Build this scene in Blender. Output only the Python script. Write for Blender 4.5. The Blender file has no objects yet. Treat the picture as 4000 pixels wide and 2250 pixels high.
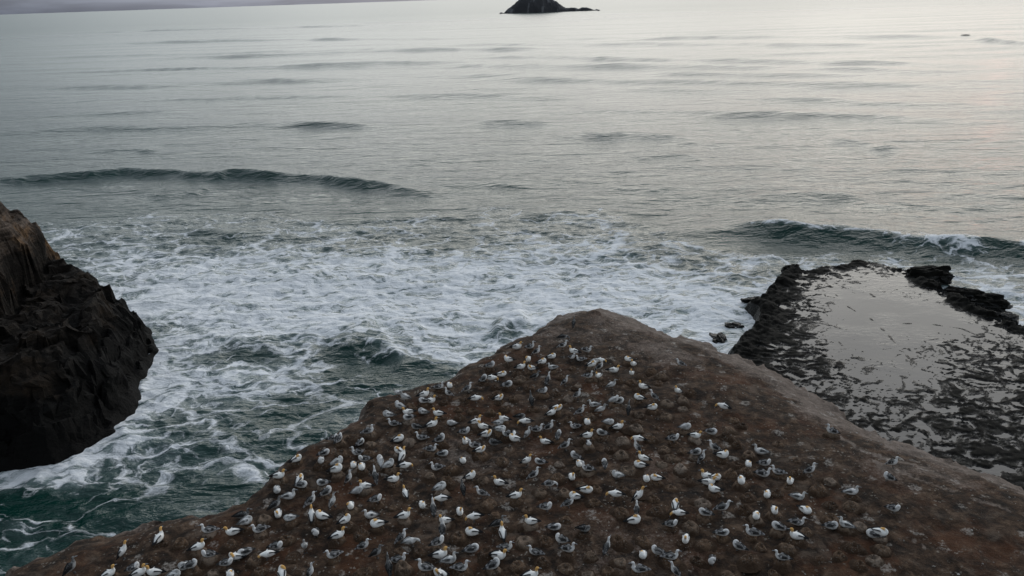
import bpy, math, random
import numpy as np
from mathutils import Vector, Matrix
random.seed(7)
RNG = np.random.default_rng(11)

# ------------------------------------------------------------------ camera
HC = 42.0                      # metres above the sea
FOC = 3111.0                   # focal length in pixels of a 4000 px wide frame
PITCH = math.radians(20.1)
ROLL = math.radians(1.9)
scene = bpy.context.scene
COL = scene.collection
_f = np.array([0, math.cos(PITCH), -math.sin(PITCH)])
_r0 = np.array([1.0, 0, 0]); _u0 = np.array([0, math.sin(PITCH), math.cos(PITCH)])
_r = math.cos(ROLL)*_r0 - math.sin(ROLL)*_u0
_u = math.sin(ROLL)*_r0 + math.cos(ROLL)*_u0
cam_data = bpy.data.cameras.new('camera')
cam_data.sensor_width = 36.0
cam_data.lens = FOC/4000*36
cam_data.clip_start = 0.5
cam_data.clip_end = 90000
cam = bpy.data.objects.new('camera', cam_data)
COL.objects.link(cam)
M4 = Matrix(((_r[0], _u[0], -_f[0], 0), (_r[1], _u[1], -_f[1], 0), (_r[2], _u[2], -_f[2], HC), (0, 0, 0, 1)))
cam.matrix_world = M4
scene.camera = cam

def at(px, py, z):
    """the point at height z that a survey sighting (px, py of a 4000 x 2250 plate) meets"""
    d = _f*FOC + _r*(px-2000) + _u*(1125-py)
    t = (z-HC)/d[2]
    return np.array([d[0]*t, d[1]*t, z])
def plate(x, y, z):
    q = np.stack([x, y, z-HC], -1)
    w = q@_f
    return 2000+FOC*(q@_r)/w, 1125-FOC*(q@_u)/w

# ------------------------------------------------------------------ light
SKY_GAIN = 0.92
SUN_AZ = math.radians(28)      # to the right of the view axis
world = bpy.data.worlds.new('World')
scene.world = world
world.use_nodes = True
def N(nt, kind, loc=None, **kw):
    n = nt.nodes.new(kind)
    for k, v in kw.items(): setattr(n, k, v)
    return n
def L(nt, a, b): nt.links.new(a, b)
def mathn(nt, op, a, b=None, c=None, clamp=False):
    n = nt.nodes.new('ShaderNodeMath'); n.operation = op; n.use_clamp = clamp
    for i, v in enumerate((a, b, c)):
        if v is None: continue
        if isinstance(v, (int, float)): n.inputs[i].default_value = v
        else: nt.links.new(v, n.inputs[i])
    return n.outputs[0]
def ramp(nt, fac, stops, interp='LINEAR'):
    n = nt.nodes.new('ShaderNodeValToRGB'); n.color_ramp.interpolation = interp
    el = n.color_ramp.elements
    while len(el) < len(stops): el.new(0.5)
    for e, (p, c) in zip(el, stops):
        e.position = p
        e.color = (c, c, c, 1) if isinstance(c, (int, float)) else (*c, 1)
    if fac is not None: nt.links.new(fac, n.inputs[0])
    return n.outputs[0]
def mixc(nt, fac, a, b, mode='MIX'):
    n = nt.nodes.new('ShaderNodeMix'); n.data_type = 'RGBA'; n.blend_type = mode
    for sock, v in ((n.inputs[0], fac), (n.inputs[6], a), (n.inputs[7], b)):
        if isinstance(v, (int, float)): sock.default_value = v
        elif isinstance(v, tuple): sock.default_value = (*v, 1)
        else: nt.links.new(v, sock)
    return n.outputs[2]
def maprange(nt, v, a, b, c=0.0, d=1.0, smooth=True):
    n = nt.nodes.new('ShaderNodeMapRange')
    if smooth: n.interpolation_type = 'SMOOTHSTEP'
    nt.links.new(v, n.inputs[0])
    for i, k in enumerate((a, b, c, d)):
        if isinstance(k, (int, float)): n.inputs[i+1].default_value = k
        else: nt.links.new(k, n.inputs[i+1])
    return n.outputs[0]
def noise(nt, vec, scale, detail=4, rough=0.55, dist=0.0, color=False):
    n = nt.nodes.new('ShaderNodeTexNoise')
    n.inputs['Scale'].default_value = scale; n.inputs['Detail'].default_value = detail
    n.inputs['Roughness'].default_value = rough; n.inputs['Distortion'].default_value = dist
    if vec is not None: nt.links.new(vec, n.inputs['Vector'])
    return n.outputs['Color'] if color else n.outputs['Fac']
def vmath(nt, op, a, b=None):
    n = nt.nodes.new('ShaderNodeVectorMath'); n.operation = op
    for i, v in enumerate((a, b)):
        if v is None: continue
        if isinstance(v, (tuple, list)): n.inputs[i].default_value = v
        elif isinstance(v, (int, float)): n.inputs['Scale'].default_value = v
        else: nt.links.new(v, n.inputs[i])
    return n.outputs[1] if op in ('DOT_PRODUCT', 'LENGTH', 'DISTANCE') else n.outputs[0]

def build_world():
    nt = world.node_tree
    bg = nt.nodes['Background']
    tc = nt.nodes.new('ShaderNodeTexCoord')
    d = tc.outputs['Generated']
    sp = nt.nodes.new('ShaderNodeSeparateXYZ'); L(nt, d, sp.inputs[0])
    z = mathn(nt, 'MAXIMUM', sp.outputs[2], 0.0)
    # overcast deck at dusk: a dim violet bank on the horizon, the brightest cloud 8 to 25 degrees up in the west
    deck = ramp(nt, z, [(0.0, (.135, .140, .160)), (.03, (.23, .232, .250)), (.085, (.68, .665, .62)), (.20, (.92, .91, .85)),
                        (.45, (.80, .81, .82)), (1.0, (.54, .556, .58))])
    west = vmath(nt, 'DOT_PRODUCT', d, (math.sin(SUN_AZ), math.cos(SUN_AZ), 0.0))
    side = mathn(nt, 'ADD', maprange(nt, west, -0.6, .5, 0.25, .42), maprange(nt, west, .38, .86, 0.0, .74))
    # clouds drawn out towards the horizon
    zz = mathn(nt, 'ADD', z, 0.12)
    cx = mathn(nt, 'DIVIDE', sp.outputs[0], zz); cy = mathn(nt, 'DIVIDE', sp.outputs[1], zz)
    cb = nt.nodes.new('ShaderNodeCombineXYZ'); L(nt, cx, cb.inputs[0]); L(nt, cy, cb.inputs[1])
    cl = noise(nt, cb.outputs[0], 0.9, 5, 0.55, 0.4)
    cl = maprange(nt, cl, 0.3, 0.72, 0.78, 1.22)
    deck = mixc(nt, maprange(nt, west, .95, .35), deck, mixc(nt, 1.0, deck, (.82, .93, 1.06), 'MULTIPLY'))
    k = mathn(nt, 'MULTIPLY', side, cl)
    k = mathn(nt, 'MULTIPLY', k, 1.75*SKY_GAIN)
    c = vmath(nt, 'SCALE', deck, None)
    c.node.inputs['Scale'].default_value = 1.0
    L(nt, k, c.node.inputs['Scale'])
    # the setting sun behind the haze, a dull red patch
    el = math.radians(.9); az = math.radians(31)
    sd = vmath(nt, 'DOT_PRODUCT', d, (math.sin(az)*math.cos(el), math.cos(az)*math.cos(el), math.sin(el)))
    gl = mathn(nt, 'POWER', mathn(nt, 'MAXIMUM', sd, 0.0), 12000.0)
    red = vmath(nt, 'SCALE', mixc(nt, 0.0, (1.3, .45, .34), (0, 0, 0)), None)
    L(nt, gl, red.node.inputs['Scale'])
    sky = nt.nodes.new('ShaderNodeTexSky'); sky.sky_type = 'NISHITA'; sky.sun_disc = False
    sky.sun_elevation = math.radians(3.0); sky.sun_rotation = SUN_AZ
    sk = vmath(nt, 'SCALE', sky.outputs[0], 0.05*.10)     # a tenth of the deck lets the clear sky through
    tot = vmath(nt, 'ADD', vmath(nt, 'ADD', c, red), sk)
    L(nt, tot, bg.inputs[0]); bg.inputs[1].default_value = 1.0
build_world()
sun_data = bpy.data.lights.new('sun', 'SUN')
sun_data.energy = 0.12; sun_data.angle = math.radians(50); sun_data.color = (1.0, .93, .86)
sun = bpy.data.objects.new('sun', sun_data); COL.objects.link(sun)
_sd = Vector((math.sin(SUN_AZ)*math.cos(.3), math.cos(SUN_AZ)*math.cos(.3), math.sin(.3)))
sun.rotation_euler = _sd.to_track_quat('Z', 'Y').to_euler()
vs = scene.view_settings
vs.view_transform = 'Standard'; vs.look = 'None'; vs.exposure = 0.35; vs.gamma = 1.0; vs.use_curve_mapping = False
scene.cycles.max_bounces = 6
scene.cycles.use_denoising = True

# ------------------------------------------------------------------ helpers
def _hash(ix, iy, iz, seed):
    h = (ix.astype(np.int64)*374761393 + iy.astype(np.int64)*668265263 + iz.astype(np.int64)*2147483647 + seed*1274126177) & 0xffffffff
    h = ((h ^ (h >> 13))*1274126177) & 0xffffffff
    h = ((h ^ (h >> 16))*2246822519) & 0xffffffff
    return ((h ^ (h >> 15)) & 0xffffff)/float(0xffffff)
def vnoise(x, y, z=None, seed=0):
    if z is None: z = np.zeros_like(x)
    xi, yi, zi = np.floor(x), np.floor(y), np.floor(z)
    fx, fy, fz = x-xi, y-yi, z-zi
    fx, fy, fz = [t*t*t*(t*(t*6-15)+10) for t in (fx, fy, fz)]
    xi, yi, zi = xi.astype(np.int64), yi.astype(np.int64), zi.astype(np.int64)
    out = 0
    for dx in (0, 1):
        for dy in (0, 1):
            for dz in (0, 1):
                w = (fx if dx else 1-fx)*(fy if dy else 1-fy)*(fz if dz else 1-fz)
                out = out + w*_hash(xi+dx, yi+dy, zi+dz, seed)
    return out*2-1
def fbm(x, y, z=None, oct=4, seed=0, gain=.5):
    a, s, t = 1.0, 0.0, 0
    for o in range(oct):
        k = 2.03**o
        s = s + a*vnoise(x*k+o*17.3, y*k-o*9.1, None if z is None else z*k+o*5.7, seed+o)
        t += a; a *= gain
    return s/t
def worley(x, y, cell, seed=0):
    """random value of the nearest scattered point: flat facets with sharp steps between them"""
    gx, gy = np.floor(x/cell), np.floor(y/cell); best = np.full(x.shape, 1e9); val = np.zeros(x.shape)
    for i in (-1, 0, 1):
        for j in (-1, 0, 1):
            cx, cy = gx+i, gy+j; o = cx*0
            px = (cx+_hash(cx, cy, o, seed))*cell; py = (cy+_hash(cx, cy, o, seed+1))*cell
            d = (x-px)**2+(y-py)**2; v = _hash(cx, cy, o, seed+2)*2-1
            m = d < best; best = np.where(m, d, best); val = np.where(m, v, val)
    return val
def sstep(a, b, x):
    t = np.clip((x-a)/(b-a), 0, 1); return t*t*(3-2*t)
def seg_dist(x, y, poly, closed=True):
    """distance to a polyline, index of the nearest edge and the position on it"""
    best = np.full(x.shape, 1e9); idx = np.zeros(x.shape, int); tt = np.zeros(x.shape)
    n = len(poly)
    for i in range(n if closed else n-1):
        ax, ay = poly[i][:2]; bx, by = poly[(i+1) % n][:2]
        ex, ey = bx-ax, by-ay; l2 = ex*ex+ey*ey+1e-9
        t = np.clip(((x-ax)*ex+(y-ay)*ey)/l2, 0, 1)
        d = np.hypot(x-ax-t*ex, y-ay-t*ey)
        m = d < best
        best[m] = d[m]; idx[m] = i; tt[m] = t[m]
    return best, idx, tt
def inside(x, y, poly):
    r = np.zeros(x.shape, bool); n = len(poly)
    for i in range(n):
        ax, ay = poly[i][:2]; bx, by = poly[(i+1) % n][:2]
        c = ((ay > y) != (by > y)) & (x < (bx-ax)*(y-ay)/((by-ay) if by != ay else 1e-9)+ax)
        r ^= c
    return r
def mesh_grid(name, X, Y, Z, attrs=None, keep=None, smooth=True):
    """a mesh from 2-D arrays of coordinates; keep masks the faces"""
    h, w = X.shape
    co = np.stack([X, Y, Z], -1).reshape(-1, 3).astype(np.float32)
    i = np.arange(h*w).reshape(h, w)
    q = np.stack([i[:-1, :-1], i[:-1, 1:], i[1:, 1:], i[1:, :-1]], -1).reshape(-1, 4)
    if keep is not None:
        q = q[keep.reshape(-1)]
        used = np.unique(q); re = np.zeros(h*w, int); re[used] = np.arange(len(used))
        q = re[q]; co = co[used]
        if attrs: attrs = {k: v.reshape(-1)[used] for k, v in attrs.items()}
    return mesh_quads(name, co, q, attrs, smooth)
def mesh_quads(name, co, q, attrs=None, smooth=True):
    me = bpy.data.meshes.new(name)
    me.vertices.add(len(co)); me.vertices.foreach_set('co', np.ascontiguousarray(co, np.float32).reshape(-1))
    me.loops.add(q.size); me.loops.foreach_set('vertex_index', np.ascontiguousarray(q, np.int32).reshape(-1))
    me.polygons.add(len(q)); me.polygons.foreach_set('loop_start', np.arange(0, q.size, q.shape[1], dtype=np.int32))
    me.polygons.foreach_set('use_smooth', np.full(len(q), smooth))
    me.update(calc_edges=True); me.validate()
    for k, v in (attrs or {}).items():
        a = me.attributes.new(k, 'FLOAT', 'POINT'); a.data.foreach_set('value', np.ascontiguousarray(v, np.float32).reshape(-1))
    return me
def link(name, me, mat=None, parent=None, **props):
    o = bpy.data.objects.new(name, me); COL.objects.link(o)
    if mat is not None and not me.materials: me.materials.append(mat)
    if parent is not None: o.parent = parent
    for k, v in props.items(): o[k] = v
    return o
def newmat(name):
    m = bpy.data.materials.new(name); m.use_nodes = True
    nt = m.node_tree
    return m, nt, nt.nodes['Principled BSDF']
def attr(nt, name):
    n = nt.nodes.new('ShaderNodeAttribute'); n.attribute_name = name; return n.outputs['Fac']
def bump(nt, bsdf, h, strength=.5, dist=.1):
    b = nt.nodes.new('ShaderNodeBump')
    if isinstance(strength, (int, float)): b.inputs['Strength'].default_value = strength
    else: L(nt, strength, b.inputs['Strength'])
    b.inputs['Distance'].default_value = dist
    L(nt, h, b.inputs['Height']); L(nt, b.outputs[0], bsdf.inputs['Normal']); return b
K = 4000/2576.0
def A(u, v, z): return at(u*K, v*K, z)     # the same with the survey sheet's 2576 px width

# ------------------------------------------------------------------ headland shape
Z0 = HC-22.5
OUT = [  # u, v, drop at the edge, width of the rounding   (left edge, tip, right edge)
 (-420, 1560, .7, 2.5), (-160, 1500, .7, 2.5), (0, 1452, .7, 2.5), (90, 1405, .7, 2.5), (180, 1372, .7, 2.5), (350, 1336, .7, 2.2), (510, 1305, .7, 2.0), (610, 1275, .7, 1.6),
 (650, 1240, .7, 1.5), (690, 1208, .7, 1.5), (712, 1172, .7, 1.5), (740, 1150, .7, 1.5), (830, 1106, .7, 1.6), (902, 1062, .7, 1.4), (912, 1032, .7, 1.4), (935, 1016, .7, 1.6),
 (1010, 992, .7, 1.8), (1150, 942, .7, 1.8), (1205, 908, .7, 1.8), (1270, 872, .7, 2), (1340, 838, .8, 2.4), (1385, 814, .9, 3), (1418, 791, 1.0, 3.5), (1455, 784, 1.2, 4.5), (1512, 781, 1.4, 5),
 (1560, 794, 1.5, 6), (1650, 826, 1.7, 7), (1780, 871, 1.8, 8), (1850, 896, 1.8, 8), (2000, 962, 1.8, 8), (2100, 1030, 1.8, 7.5), (2140, 1062, 1.8, 7), (2200, 1095, 1.8, 7),
 (2350, 1150, 1.7, 6.5), (2480, 1196, 1.6, 6), (2576, 1240, 1.6, 6), (2800, 1330, 1.6, 6), (3200, 1480, 1.6, 6)]
_op = [A(u, v, Z0-dr) for u, v, dr, wd in OUT]
PLAN = [(p[0], p[1]) for p in _op] + [(48, 14), (46, -22), (-46, -22), (-44, 12)]
DROP = np.array([o[2] for o in OUT]+[.7]*4); WIDE = np.array([o[3] for o in OUT]+[2.0]*4)
def headland_h(x, y):
    x = np.asarray(x, float); y = np.asarray(y, float)
    jx = x+.35*vnoise(x*.7, y*.7, seed=3)+.15*vnoise(x*2.3, y*2.3, seed=4)
    jy = y+.35*vnoise(x*.7+9, y*.7, seed=5)+.15*vnoise(x*2.3+9, y*2.3, seed=6)
    d, i, t = seg_dist(jx, jy, PLAN)
    n = len(PLAN)
    D = DROP[i]*(1-t)+DROP[(i+1) % n]*t; W = WIDE[i]*(1-t)+WIDE[(i+1) % n]*t
    ins = inside(jx, jy, PLAN)
    near = D*np.clip(1-d/W, 0, 1)**2
    z = np.where(ins, Z0-near, Z0-D-d*(2.6+.9*vnoise(x*.25, y*.25, seed=8))-.6*d*d)
    rel = .22*fbm(x*.16, y*.16, oct=3, seed=20)+.10*fbm(x*.7, y*.7, oct=3, seed=30)+.05*fbm(x*2.4, y*2.4, oct=3, seed=40)+.03*worley(x+.3*vnoise(x*2, y*2, seed=44), y, .9, 45)
    z = z+rel*np.where(ins, np.clip(d/1.5, .15, 1), .15)
    z = z+np.clip(1.2-d, 0, 1.2)*(.16*worley(x+.4*vnoise(x, y, seed=46), y+.4*vnoise(x+5, y, seed=47), 1.3, 48)+.08*worley(x, y, .5, 49))
    return np.maximum(z, -1.5), np.where(ins, d, -d), i
GX = np.arange(-52, 58, .22); GY = np.arange(-26, 72, .22)
HX, HY = np.meshgrid(GX, GY)
HZ, HS, HI = headland_h(HX, HY)
def ground_z(x, y):
    i = min(max((x-GX[0])/.22, 0), len(GX)-2.001); j = min(max((y-GY[0])/.22, 0), len(GY)-2.001)
    a, b = int(i), int(j); f, g = i-a, j-b
    return float((HZ[b, a]*(1-f)+HZ[b, a+1]*f)*(1-g)+(HZ[b+1, a]*(1-f)+HZ[b+1, a+1]*f)*g)
def on_ground(px, py, lift=0.0):
    z = Z0
    for _ in range(8):
        p = at(px, py, z+lift)
        z = ground_z(p[0], p[1])
    p = at(px, py, z+lift); return Vector((p[0], p[1], z+lift))

# ------------------------------------------------------------------ materials
def mat_sea():
    m, nt, b = newmat('sea_water')
    g = nt.nodes.new('ShaderNodeNewGeometry'); P = g.outputs['Position']
    dens = attr(nt, 'foam'); far = attr(nt, 'far'); calm = attr(nt, 'calm')
    # swirl the lookups so that the foam is torn into filaments
    w1 = vmath(nt, 'SCALE', vmath(nt, 'SUBTRACT', noise(nt, P, .09, 3, .55, color=True), (.5, .5, .5)), 13.0)
    w2 = vmath(nt, 'SCALE', vmath(nt, 'SUBTRACT', noise(nt, P, .42, 4, .6, color=True), (.5, .5, .5)), 3.2)
    Pw = vmath(nt, 'ADD', vmath(nt, 'ADD', P, w1), w2)
    flat = nt.nodes.new('ShaderNodeMapping'); L(nt, Pw, flat.inputs[0]); flat.inputs['Scale'].default_value = (.48, 1.0, 0.0); flat.inputs['Rotation'].default_value = (0, 0, -.36)
    def edge(scale):
        v = nt.nodes.new('ShaderNodeTexVoronoi'); v.feature = 'DISTANCE_TO_EDGE'; v.voronoi_dimensions = '2D'
        v.inputs['Scale'].default_value = scale; L(nt, flat.outputs[0], v.inputs['Vector']); return v.outputs['Distance']
    fine = noise(nt, flat.outputs[0], 2.0, 5, .68, .5)
    mid = noise(nt, flat.outputs[0], .8, 4, .6, .3)
    big = noise(nt, P, .075, 3, .5)
    jit = mathn(nt, 'ADD', mathn(nt, 'MULTIPLY', mathn(nt, 'SUBTRACT', fine, .5), .22), mathn(nt, 'MULTIPLY', mathn(nt, 'SUBTRACT', mid, .5), .55))
    dd = mathn(nt, 'ADD', dens, mathn(nt, 'MULTIPLY', mathn(nt, 'SUBTRACT', big, .5), .85))
    dd = mathn(nt, 'MULTIPLY', dd, maprange(nt, dens, 0.0, .12))
    tA = maprange(nt, dd, .05, 1.0, -.03, .17, smooth=False)
    tB = maprange(nt, dd, .15, 1.0, -.12, .26, smooth=False)
    tC = maprange(nt, dd, .25, 1.05, -.20, .26, smooth=False)
    fA = maprange(nt, mathn(nt, 'SUBTRACT', mathn(nt, 'ADD', tA, mathn(nt, 'MULTIPLY', jit, .55)), edge(.17)), -.035, .08)
    fB = maprange(nt, mathn(nt, 'SUBTRACT', mathn(nt, 'ADD', tB, jit), edge(.46)), -.06, .13)
    fC = maprange(nt, mathn(nt, 'SUBTRACT', mathn(nt, 'ADD', tC, mathn(nt, 'MULTIPLY', jit, 1.2)), edge(1.25)), -.10, .18)
    foam = mathn(nt, 'MAXIMUM', fA, mathn(nt, 'MAXIMUM', fB, mathn(nt, 'MULTIPLY', fC, .62)))
    foam = mathn(nt, 'MULTIPLY', foam, maprange(nt, fine, .25, .6, .55, 1.0))
    foam = mathn(nt, 'MULTIPLY', foam, maprange(nt, dens, 0.02, .3, .0, .95))
    milk = mathn(nt, 'MULTIPLY', mathn(nt, 'MULTIPLY', maprange(nt, dd, .3, .95), maprange(nt, mid, .3, .65, .35, 1.0)), .8)     # aerated water between the streaks
    deep = mixc(nt, noise(nt, P, .05, 2), (.002, .024, .019), (.005, .036, .029))
    wat = mixc(nt, milk, deep, (.26, .32, .325))
    col = mixc(nt, foam, wat, (.83, .84, .86))
    L(nt, col, b.inputs['Base Color'])
    # distant water: slopes too small to draw act as roughness
    ro = maprange(nt, far, 0.0, 1.0, .08, .30, smooth=False)
    L(nt, mathn(nt, 'MAXIMUM', ro, mathn(nt, 'MULTIPLY', foam, .85)), b.inputs['Roughness'])
    b.inputs['IOR'].default_value = 1.33; b.inputs['Specular IOR Level'].default_value = .36
    mp = nt.nodes.new('ShaderNodeMapping'); L(nt, P, mp.inputs[0]); mp.inputs['Scale'].default_value = (.55, 1.0, 1.0)
    mp2 = nt.nodes.new('ShaderNodeMapping'); L(nt, P, mp2.inputs[0]); mp2.inputs['Scale'].default_value = (.30, 1.0, 1.0); mp2.inputs['Rotation'].default_value = (0, 0, -.12)
    sw = noise(nt, mp2.outputs[0], .16, 4, .6, .4)
    h = mathn(nt, 'ADD', mathn(nt, 'ADD', mathn(nt, 'MULTIPLY', sw, 2.6), mathn(nt, 'MULTIPLY', noise(nt, mp.outputs[0], .55, 4, .6, .3), 1.0)), mathn(nt, 'MULTIPLY', noise(nt, mp.outputs[0], 2.6, 3, .6, .2), .22))
    h = mathn(nt, 'ADD', h, mathn(nt, 'MULTIPLY', foam, .12))
    bump(nt, b, h, maprange(nt, far, 0, 1, .8, .45, smooth=False), .6)
    return m
def mat_soil():
    m, nt, b = newmat('guano_soil')
    g = nt.nodes.new('ShaderNodeNewGeometry'); P = g.outputs['Position']
    bare = attr(nt, 'bare'); ed = attr(nt, 'edge')
    n1 = noise(nt, P, .35, 5, .6); n2 = noise(nt, P, 1.6, 6, .65, .3); n3 = noise(nt, P, 7.0, 5, .7); n4 = noise(nt, P, 30, 3, .7)
    soil = ramp(nt, n2, [(.30, (.0035, .0018, .001)), (.42, (.014, .0076, .0041)), (.54, (.042, .0235, .0133)), (.70, (.115, .074, .048))])
    rust = mixc(nt, maprange(nt, n1, .48, .68), soil, (.082, .030, .011))
    soil = mixc(nt, .60, soil, rust)
    soil = mixc(nt, mathn(nt, 'MULTIPLY', maprange(nt, noise(nt, vmath(nt, 'ADD', P, (31.0, 7.0, 0.0)), .8, 5, .68, .4), .52, .70), .55), soil, (.12, .088, .066))     # dried, trampled guano crust
    grey = ramp(nt, n2, [(.28, (.070, .052, .042)), (.5, (.135, .105, .087)), (.72, (.22, .178, .152))])
    bb = mathn(nt, 'ADD', bare, mathn(nt, 'MULTIPLY', mathn(nt, 'SUBTRACT', n1, .5), .9))
    bb = maprange(nt, mathn(nt, 'ADD', bb, mathn(nt, 'MULTIPLY', mathn(nt, 'SUBTRACT', n3, .5), .5)), .32, .62)
    c = mixc(nt, bb, soil, grey)
    c = mixc(nt, mathn(nt, 'MULTIPLY', maprange(nt, n3, .35, .75), .5), c, vmath(nt, 'SCALE', c, 1.9))
    c = mixc(nt, mathn(nt, 'MULTIPLY', maprange(nt, n4, .52, .34), .7), c, vmath(nt, 'SCALE', c, .3))
    # droppings, shells and feather scraps
    v = nt.nodes.new('ShaderNodeTexVoronoi'); v.inputs['Scale'].default_value = 5.5; L(nt, vmath(nt, 'ADD', P, vmath(nt, 'SCALE', noise(nt, P, 9, 2, color=True), .25)), v.inputs['Vector'])
    sv = nt.nodes.new('ShaderNodeSeparateColor'); L(nt, v.outputs['Color'], sv.inputs[0])
    sz = maprange(nt, sv.outputs[0], .45, 1.0, .0, .36)
    fl = maprange(nt, mathn(nt, 'SUBTRACT', sz, v.outputs['Distance']), -.04, .06)
    v2 = nt.nodes.new('ShaderNodeTexVoronoi'); v2.inputs['Scale'].default_value = 1.3; L(nt, vmath(nt, 'ADD', P, vmath(nt, 'SCALE', noise(nt, P, 3, 4, .7, color=True), .9)), v2.inputs['Vector'])
    sv2 = nt.nodes.new('ShaderNodeSeparateColor'); L(nt, v2.outputs['Color'], sv2.inputs[0])
    fl2 = mathn(nt, 'MULTIPLY', maprange(nt, mathn(nt, 'SUBTRACT', maprange(nt, sv2.outputs[0], .45, 1, 0, .40), v2.outputs['Distance']), -.08, .12), maprange(nt, n3, .38, .6))
    c = mixc(nt, mathn(nt, 'MULTIPLY', fl, maprange(nt, noise(nt, P, .55, 3), .42, .66, .06, .62)), c, (.32, .29, .25))
    c = mixc(nt, mathn(nt, 'MULTIPLY', fl2, .62), c, (.38, .345, .31))
    # rock face below the rim
    rock = ramp(nt, n2, [(.3, (.03, .022, .016)), (.7, (.11, .085, .065))])
    c = mixc(nt, maprange(nt, ed, -.2, -1.2), c, rock)
    L(nt, c, b.inputs['Base Color']); b.inputs['Roughness'].default_value = .95; b.inputs['Specular IOR Level'].default_value = .25
    h = mathn(nt, 'ADD', mathn(nt, 'MULTIPLY', n2, .6), mathn(nt, 'ADD', mathn(nt, 'MULTIPLY', n3, .35), mathn(nt, 'MULTIPLY', n4, .12)))
    bump(nt, b, h, .9, .22)
    return m
def mat_mound():
    m, nt, b = newmat('nest_mud')
    g = nt.nodes.new('ShaderNodeNewGeometry'); P = g.outputs['Position']
    oi = nt.nodes.new('ShaderNodeObjectInfo')
    n2 = noise(nt, P, 3.2, 5, .65, .3); n3 = noise(nt, P, 14, 4, .7)
    a = ramp(nt, oi.outputs['Random'], [(0, (.066, .039, .024)), (.35, (.105, .064, .039)), (.65, (.145, .091, .057)), (.88, (.20, .145, .105)), (1, (.28, .22, .175))])
    c = mixc(nt, mathn(nt, 'MULTIPLY', maprange(nt, n2, .56, .36), .8), a, (.020, .011, .006))
    c = mixc(nt, mathn(nt, 'MULTIPLY', maprange(nt, n3, .54, .68), .65), c, (.30, .27, .235))
    # the skirt is buried in the loose dark soil of the colony
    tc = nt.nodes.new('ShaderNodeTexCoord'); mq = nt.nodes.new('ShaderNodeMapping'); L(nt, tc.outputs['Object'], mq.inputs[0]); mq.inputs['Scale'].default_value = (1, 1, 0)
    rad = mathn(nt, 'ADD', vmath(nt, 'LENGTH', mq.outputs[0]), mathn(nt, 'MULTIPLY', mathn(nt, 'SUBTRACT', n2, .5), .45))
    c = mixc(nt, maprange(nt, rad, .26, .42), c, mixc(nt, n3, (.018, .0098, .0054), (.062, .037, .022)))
    L(nt, c, b.inputs['Base Color']); b.inputs['Roughness'].default_value = .95; b.inputs['Specular IOR Level'].default_value = .2
    bump(nt, b, mathn(nt, 'ADD', n2, mathn(nt, 'MULTIPLY', n3, .5)), .9, .12)
    return m
def mat_stack():
    m, nt, b = newmat('sandstone_cliff')
    g = nt.nodes.new('ShaderNodeNewGeometry'); P = g.outputs['Position']
    sp = nt.nodes.new('ShaderNodeSeparateXYZ'); L(nt, P, sp.inputs[0])
    n1 = noise(nt, P, .22, 5, .6, .5); n2 = noise(nt, P, 1.1, 6, .66, .4); n3 = noise(nt, P, 5, 4, .7)
    mp = nt.nodes.new('ShaderNodeMapping'); L(nt, P, mp.inputs[0]); mp.inputs['Scale'].default_value = (.10, .10, 1.3); mp.inputs['Rotation'].default_value = (.16, .12, 0)
    st = noise(nt, mp.outputs[0], 1.0, 5, .6, .6)
    base = ramp(nt, st, [(.28, (.010, .0075, .006)), (.45, (.034, .025, .019)), (.60, (.066, .050, .040)), (.75, (.028, .0225, .0195))])
    och = mixc(nt, maprange(nt, n1, .5, .66), base, (.070, .041, .021))
    c = mixc(nt, maprange(nt, n2, .62, .32), och, vmath(nt, 'SCALE', och, .3))
    c = mixc(nt, mathn(nt, 'MULTIPLY', maprange(nt, n3, .60, .78), .4), c, (.17, .15, .125))
    c = mixc(nt, maprange(nt, mathn(nt, 'ADD', attr(nt, 'upper'), mathn(nt, 'MULTIPLY', mathn(nt, 'SUBTRACT', n1, .5), 1.2)), .25, .75), mixc(nt, .75, c, (.012, .0105, .009)), vmath(nt, 'SCALE', c, 2.5))
    # tide-wet, weed-black band at the foot
    zz = mathn(nt, 'ADD', sp.outputs[2], mathn(nt, 'MULTIPLY', mathn(nt, 'SUBTRACT', n1, .5), 9.0))
    wet = maprange(nt, zz, 8.6, 6.2)
    c = mixc(nt, wet, c, (.006, .0055, .005))
    L(nt, c, b.inputs['Base Color'])
    b.inputs['Roughness'].default_value = .85
    b.inputs['Specular IOR Level'].default_value = .12
    h = mathn(nt, 'ADD', mathn(nt, 'MULTIPLY', st, .8), mathn(nt, 'ADD', mathn(nt, 'MULTIPLY', n2, .9), mathn(nt, 'MULTIPLY', n3, .25)))
    bump(nt, b, h, 1.0, .5)
    return m
def mat_reef():
    m, nt, b = newmat('wet_black_rock')
    g = nt.nodes.new('ShaderNodeNewGeometry'); P = g.outputs['Position']
    n2 = noise(nt, P, 1.5, 5, .65); n3 = noise(nt, P, 7, 4, .7)
    c = ramp(nt, n2, [(.3, (.002, .0019, .0016)), (.55, (.005, .0047, .0036)), (.75, (.012, .0115, .008))])
    L(nt, c, b.inputs['Base Color']); b.inputs['Roughness'].default_value = .8; b.inputs['Specular IOR Level'].default_value = .08
    sp = nt.nodes.new('ShaderNodeSeparateXYZ'); L(nt, P, sp.inputs[0])
    wet = mathn(nt, 'MULTIPLY', maprange(nt, sp.outputs[2], 1.64, 1.50), maprange(nt, n3, .38, .6))     # film of water on the rock close to the pool level
    L(nt, mathn(nt, 'SUBTRACT', .8, mathn(nt, 'MULTIPLY', wet, .55)), b.inputs['Roughness']); L(nt, mathn(nt, 'ADD', .08, mathn(nt, 'MULTIPLY', wet, .30)), b.inputs['Specular IOR Level'])
    bump(nt, b, mathn(nt, 'ADD', n2, mathn(nt, 'MULTIPLY', n3, .5)), .6, .12)
    return m
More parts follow.
